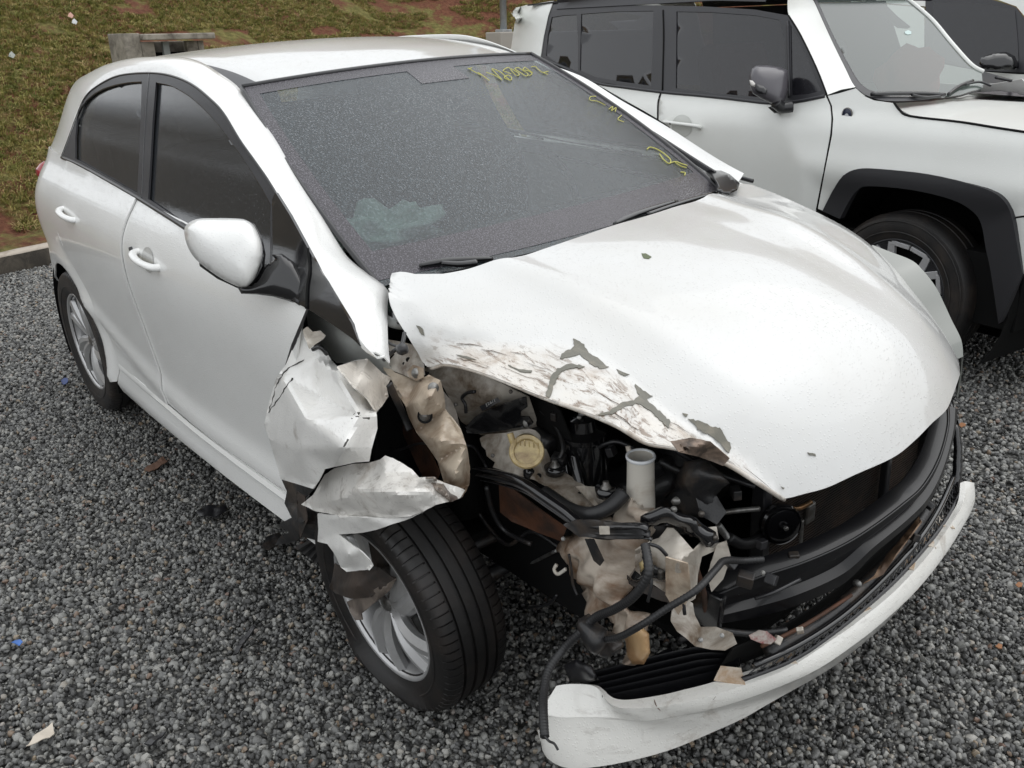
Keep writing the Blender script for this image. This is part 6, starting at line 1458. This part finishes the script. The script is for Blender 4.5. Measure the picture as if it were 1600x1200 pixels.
# door mirror
def jmir():
    e = empty('door_mirror', parent=suv); D = JF.depth(JF.at(1200, 135, y=-1.0))
    pillow('mirror_shell', [(1175, 107), (1182, 102), (1200, 102), (1220, 105), (1231, 110), (1232, 124), (1231, 142), (1226, 158), (1218, 164), (1205, 162), (1190, 155), (1176, 146), (1171, 132), (1171, 118)], 5, lambda a, b: D + .05*(a-1170)/60, mat('grey_mirror_shell', (.075, .07, .08), .35, 0, .4), e, .05, .10, fr=JF)
    pillow('mirror_recess', [(1181, 131), (1192, 134), (1199, 140), (1198, 148), (1186, 146), (1181, 142)], 4, lambda a, b: D-.052, BLACKP, e, .004, .02, fr=JF)
    pillow('turn_signal', [(1171, 125), (1176, 126), (1180, 130), (1180, 136), (1173, 134)], 3, lambda a, b: D-.042, mat('clear_lens', (.6, .58, .55), .15), e, .006, .02, fr=JF)
    tube('mirror_foot', [JF.at(1212, 160, y=-.96), JF.at(1222, 168, y=-.92), JF.at(1238, 167, y=-.88)], .026, BLACKP, e, 10)
    pillow('mirror_base', [(1200, 168), (1215, 162), (1240, 161), (1243, 169), (1235, 176), (1210, 177)], 4, lambda a, b: JF.depth(js(-.01)(1222, 170)), BLACKP, e, .02, .03, fr=JF)
jmir()
# wheels: machined split-spoke alloys
def jwheel(pos, flip=False, steer=0):
    e = empty('wheel', Matrix.Translation(pos) @ Matrix.Rotation(steer + (PI if flip else 0), 4, 'Z')); e.parent = suv
    w = .105; R = .345
    lathe('tyre', [(.225, -.085), (.245, -.10), (.29, -w-.004), (.325, -w+.004), (.339, -.085), (R, -.06), (R, -.03), (R-.008, -.028), (R-.008, -.02), (R, -.018), (R, .018), (R-.008, .02), (R-.008, .028), (R, .03), (R, .06), (.339, .085), (.32, w), (.24, .10), (.225, .085)], TYRE, e, 72, auto=.5)
    for r_ in (.262, .31): lathe('sidewall_ring', [(r_, -.1045), (r_+.003, -.1105), (r_+.006, -.1065)], TYRE, e, 60)
    DK = mat('dark_alloy', (.03, .03, .034), .3, .3, .3) if not flip else BLACKP; SV = mat('machined_alloy', (.62, .62, .63), .35, .5) if not flip else BLACKP
    lathe('rim_barrel', [(.232, -.085), (.234, -.093), (.226, -.092), (.218, -.08), (.208, -.06), (.20, .05), (.2, .08)], DK, e, 64)
    lathe('brake_disc', [(0, -.0), (.15, -.0), (.15, .012), (0, .012)], STEEL, e, 40); lathe('inner_cover', [(0, .03), (.2, .03)], VOID, e, 30)
    def bar(name, p, q, w0, w1, m, y0, y1, th=.02):
        P, Q = Vector((p[0], 0, p[1])), Vector((q[0], 0, q[1])); d = (Q-P).normalized(); s = Vector((-d.z, 0, d.x))
        vs = [P-s*w0+Vector((0, y0, 0)), P+s*w0+Vector((0, y0, 0)), Q+s*w1+Vector((0, y1, 0)), Q-s*w1+Vector((0, y1, 0))]; vs += [v+Vector((0, th, 0)) for v in vs]
        link(name, vs, [(0, 1, 2, 3), (7, 6, 5, 4), (0, 4, 5, 1), (1, 5, 6, 2), (2, 6, 7, 3), (3, 7, 4, 0)], m, e, False, bevel=.002)
    for k in range(5):
        a = 2*PI*k/5 + .73; pol = lambda r, t: (r*math.cos(t), r*math.sin(t))
        bar('spoke', pol(.05, a), pol(.135, a), .028, .022, SV, -.062, -.078)
        for s in (-1, 1):
            bar('spoke_fork', pol(.13, a+s*.05), pol(.218, a+s*.20), .018, .016, SV, -.0785, -.087)
            bar('spoke_rim_edge', pol(.217, a+s*.20), pol(.205, a+s*(PI/5-.02)), .010, .010, SV, -.088, -.086)
        bar('spoke_insert', pol(.14, a), pol(.222, a), .008, .042, DK, -.070, -.080)
    lathe('hub', [(0, -.07), (.03, -.07), (.055, -.06), (.06, -.02)], DK, e, 30)
jwheel((-.02, -.775, .345), False, math.radians(2)); jwheel((-2.57, -.775, .345)); jwheel((0, .775, .345), True); jwheel((-2.57, .775, .345), True)
for s in (-1, 1):
    for cx in (0, -2.57):
        pts = [(cx + .50*math.cos(a), .38 + .46*math.sin(a)) for a in np.linspace(-.6, PI+.6, 26)]
        loft('arch_liner', [[(a, s*.86, b) for a, b in pts], [(a, s*.45, b) for a, b in pts]], VOID, suv, 26, .004); link('arch_liner_wall', [(a, s*.46, b) for a, b in pts], [tuple(range(26))], VOID, suv, False)
# ------------------------------------------------------------------ third white car at the back right
C3M = Matrix.Translation((-.9, 6.0, 0)) @ Matrix.Rotation(math.radians(-8), 4, 'Z'); C3 = Frame(C3M)
c3 = empty('white_hatchback', C3M, 'white car with dark side window, partly seen beyond the SUV bonnet at the back right', 'car')
def c3panel(name, ol, m, y=-.0, step=14, thick=.004, slope=.0):
    return panel(name, ol, step, lambda a, b: C3.hit(a, b, lambda p: p.y - y + .0 - slope*(p.z-.95), 2, 14) or C3.at(a, b, y=y), m, c3, thick=thick)
c3panel('front_door', [(1430, 92), (1535, 112), (1590, 116), (1660, 118), (1700, 330), (1440, 330)], SUV_WHITE, 0)
c3panel('rear_door', [(1330, 70), (1428, 92), (1438, 330), (1330, 330)], SUV_WHITE, 0)
c3panel('window_surround', [(1446, -6), (1456, -8), (1520, -6), (1560, 2), (1588, 12), (1602, 30), (1640, 100), (1640, 114), (1590, 113), (1530, 110), (1446, 90)], JTR, .01, slope=.35)
c3panel('front_door_glass', [(1458, 4), (1500, 3), (1545, 6), (1586, 16), (1590, 60), (1592, 106), (1545, 106), (1458, 90)], GLASS_DK, .004, slope=.35)
c3panel('side_frame', [(1330, -50), (1500, -46), (1560, -40), (1600, -12), (1680, 96), (1640, 102), (1603, 28), (1588, 10), (1560, 0), (1520, -8), (1446, -10), (1446, 10), (1330, 0)], SUV_WHITE, .02, slope=.35)
c3panel('rear_pillar', [(1330, 2), (1444, 12), (1444, 88), (1330, 68)], SUV_WHITE, .015, slope=.35)
pillow('door_mirror', [(1530, 100), (1533, 90), (1550, 83), (1572, 81), (1586, 88), (1590, 98), (1588, 108), (1560, 110), (1535, 108)], 5, lambda a, b: C3.depth(C3.at(1560, 95, y=-.10)), BLACKG, c3, .03, .06, fr=C3)
box('body_core', (-.9, .85, .60), (3.6, 1.6, .55), SUV_WHITE, c3, bevel=.06); box('cabin_core', (-1.2, .85, 1.15), (1.9, 1.25, .55), JTR, c3, bevel=.1)
for x in (-2.3, .25): 
    for y in (.08, 1.6): lathe('wheel', [(0, -.07), (.2, -.07), (.3, -.09), (.3, .09), (0, .09)], TYRE, c3, 30, Matrix.Translation((x, y, .30)))
# ------------------------------------------------------------------ litter and broken bits on the gravel
def shard(name, label, cat, pts, z, m, thick=.002, crum=.004, group=None, step=4):
    V, T, _ = tri2d(pts, step); vs = []
    for a, b in V:
        p = WORLD.at(a, b, z=z); p.z += crum*noise.noise(p*40)*2; vs.append(p)
    o = link(name, vs, T, m, None, True, thick, 1); tag(o, label, cat, group); return o
shard('paper_scrap', 'torn cream paper scrap lying on the gravel at the bottom left', 'paper scrap', [(41, 1165), (60, 1145), (82, 1129), (84, 1145), (78, 1152), (62, 1157)], .022, mat('cream_paper', (.56, .50, .42), .8))
shard('plastic_scrap', 'small bright blue plastic scrap on the gravel at the left edge', 'litter', [(18, 1004), (24, 1000), (32, 1001), (36, 1004), (30, 1009), (22, 1007)], .02, mat('blue_plastic', (.05, .15, .45), .5))
shard('plastic_scrap', 'dark blue plastic scrap on the gravel beside the rear wheel', 'litter', [(95, 594), (100, 590), (106, 592), (107, 597), (101, 601), (97, 599)], .02, mat('dark_blue_plastic', (.03, .06, .2), .5))
shard('black_strip', 'thin black plastic strip lying on the gravel left of the front wheel', 'debris', [(364, 1022), (372, 1018), (400, 978), (396, 976), (378, 994)], .022, BLACKP, .004)
shard('black_shard', 'flat black plastic shard on the gravel beside the sill', 'debris', [(306, 802), (318, 791), (350, 789), (358, 797), (340, 808), (318, 808)], .022, BLACKP, .004)
shard('black_shard', 'pointed black plastic shard on the gravel beneath the torn liner', 'debris', [(408, 852), (418, 838), (436, 832), (444, 842), (432, 852), (420, 860)], .03, BLKDIRT, .004)
shard('black_shard', 'long black plastic sliver on the gravel near the bottom left', 'debris', [(225, 1160), (245, 1146), (258, 1141), (250, 1152), (236, 1164)], .02, BLACKP, .004)
shard('brown_leaf', 'fallen brown leaf on the gravel below the rear door', 'leaf', [(225, 733), (240, 722), (255, 714), (262, 720), (248, 730), (234, 738)], .022, mat('brown_leaf', (.13, .07, .045), .8))
for k, (a, b) in enumerate([(1503, 664), (1592, 1003-90), (1508, 752+10), (1560, 1010)]):
    shard('dry_leaf', ['small orange leaf on the gravel right of the bonnet corner', 'small tan leaf on the gravel at the right edge', 'small brown leaf on the gravel beside the bumper end', 'small ochre leaf on the gravel at the lower right'][k], 'leaf', [(a-5, b), (a, b-4), (a+6, b-2), (a+5, b+3), (a-1, b+4)], .02, mat('orange_leaf', (.28, .13, .06), .8), group='fallen leaves right of the wreck')
lf = chip('green_leaf', [(1002, 396), (1009, 396), (1018, 401), (1014, 404), (1006, 403)], (0, 0), 1, mat('green_leaf_on_bonnet', (.10, .12, .06), .6), None, 3, seed=77); lf.matrix_world = WC
tag(lf, 'small curled green leaf lying on the white bonnet', 'leaf')
for nm, lab, (a, b), c in (('litter_scrap', 'tiny pale pink scrap caught on the grass bank at the upper left', (110, 24), (.6, .35, .28)), ('litter_scrap', 'tiny white plastic scrap on the grass bank just below the pink one', (116, 34), (.6, .62, .62)), ('litter_scrap', 'faded white scrap near the top left edge of the grass bank', (18, 86), (.4, .42, .38))):
    p = WORLD.hit(a, b, lambda q: q.z - bank_h(q.x, q.y) - .05, 3, 20, .1)
    if p: 
        o = link(nm, [p+Vector((0, -.03, -.01)), p+Vector((.01, .01, -.03)), p+Vector((0, .035, .0)), p+Vector((-.02, .012, .035)), p+Vector((-.01, -.012, .02))], [(0, 1, 2, 3, 4)], mat('litter', c, .7), None, False, .004); o.scale = (1, 1, 1); tag(o, lab, 'litter')
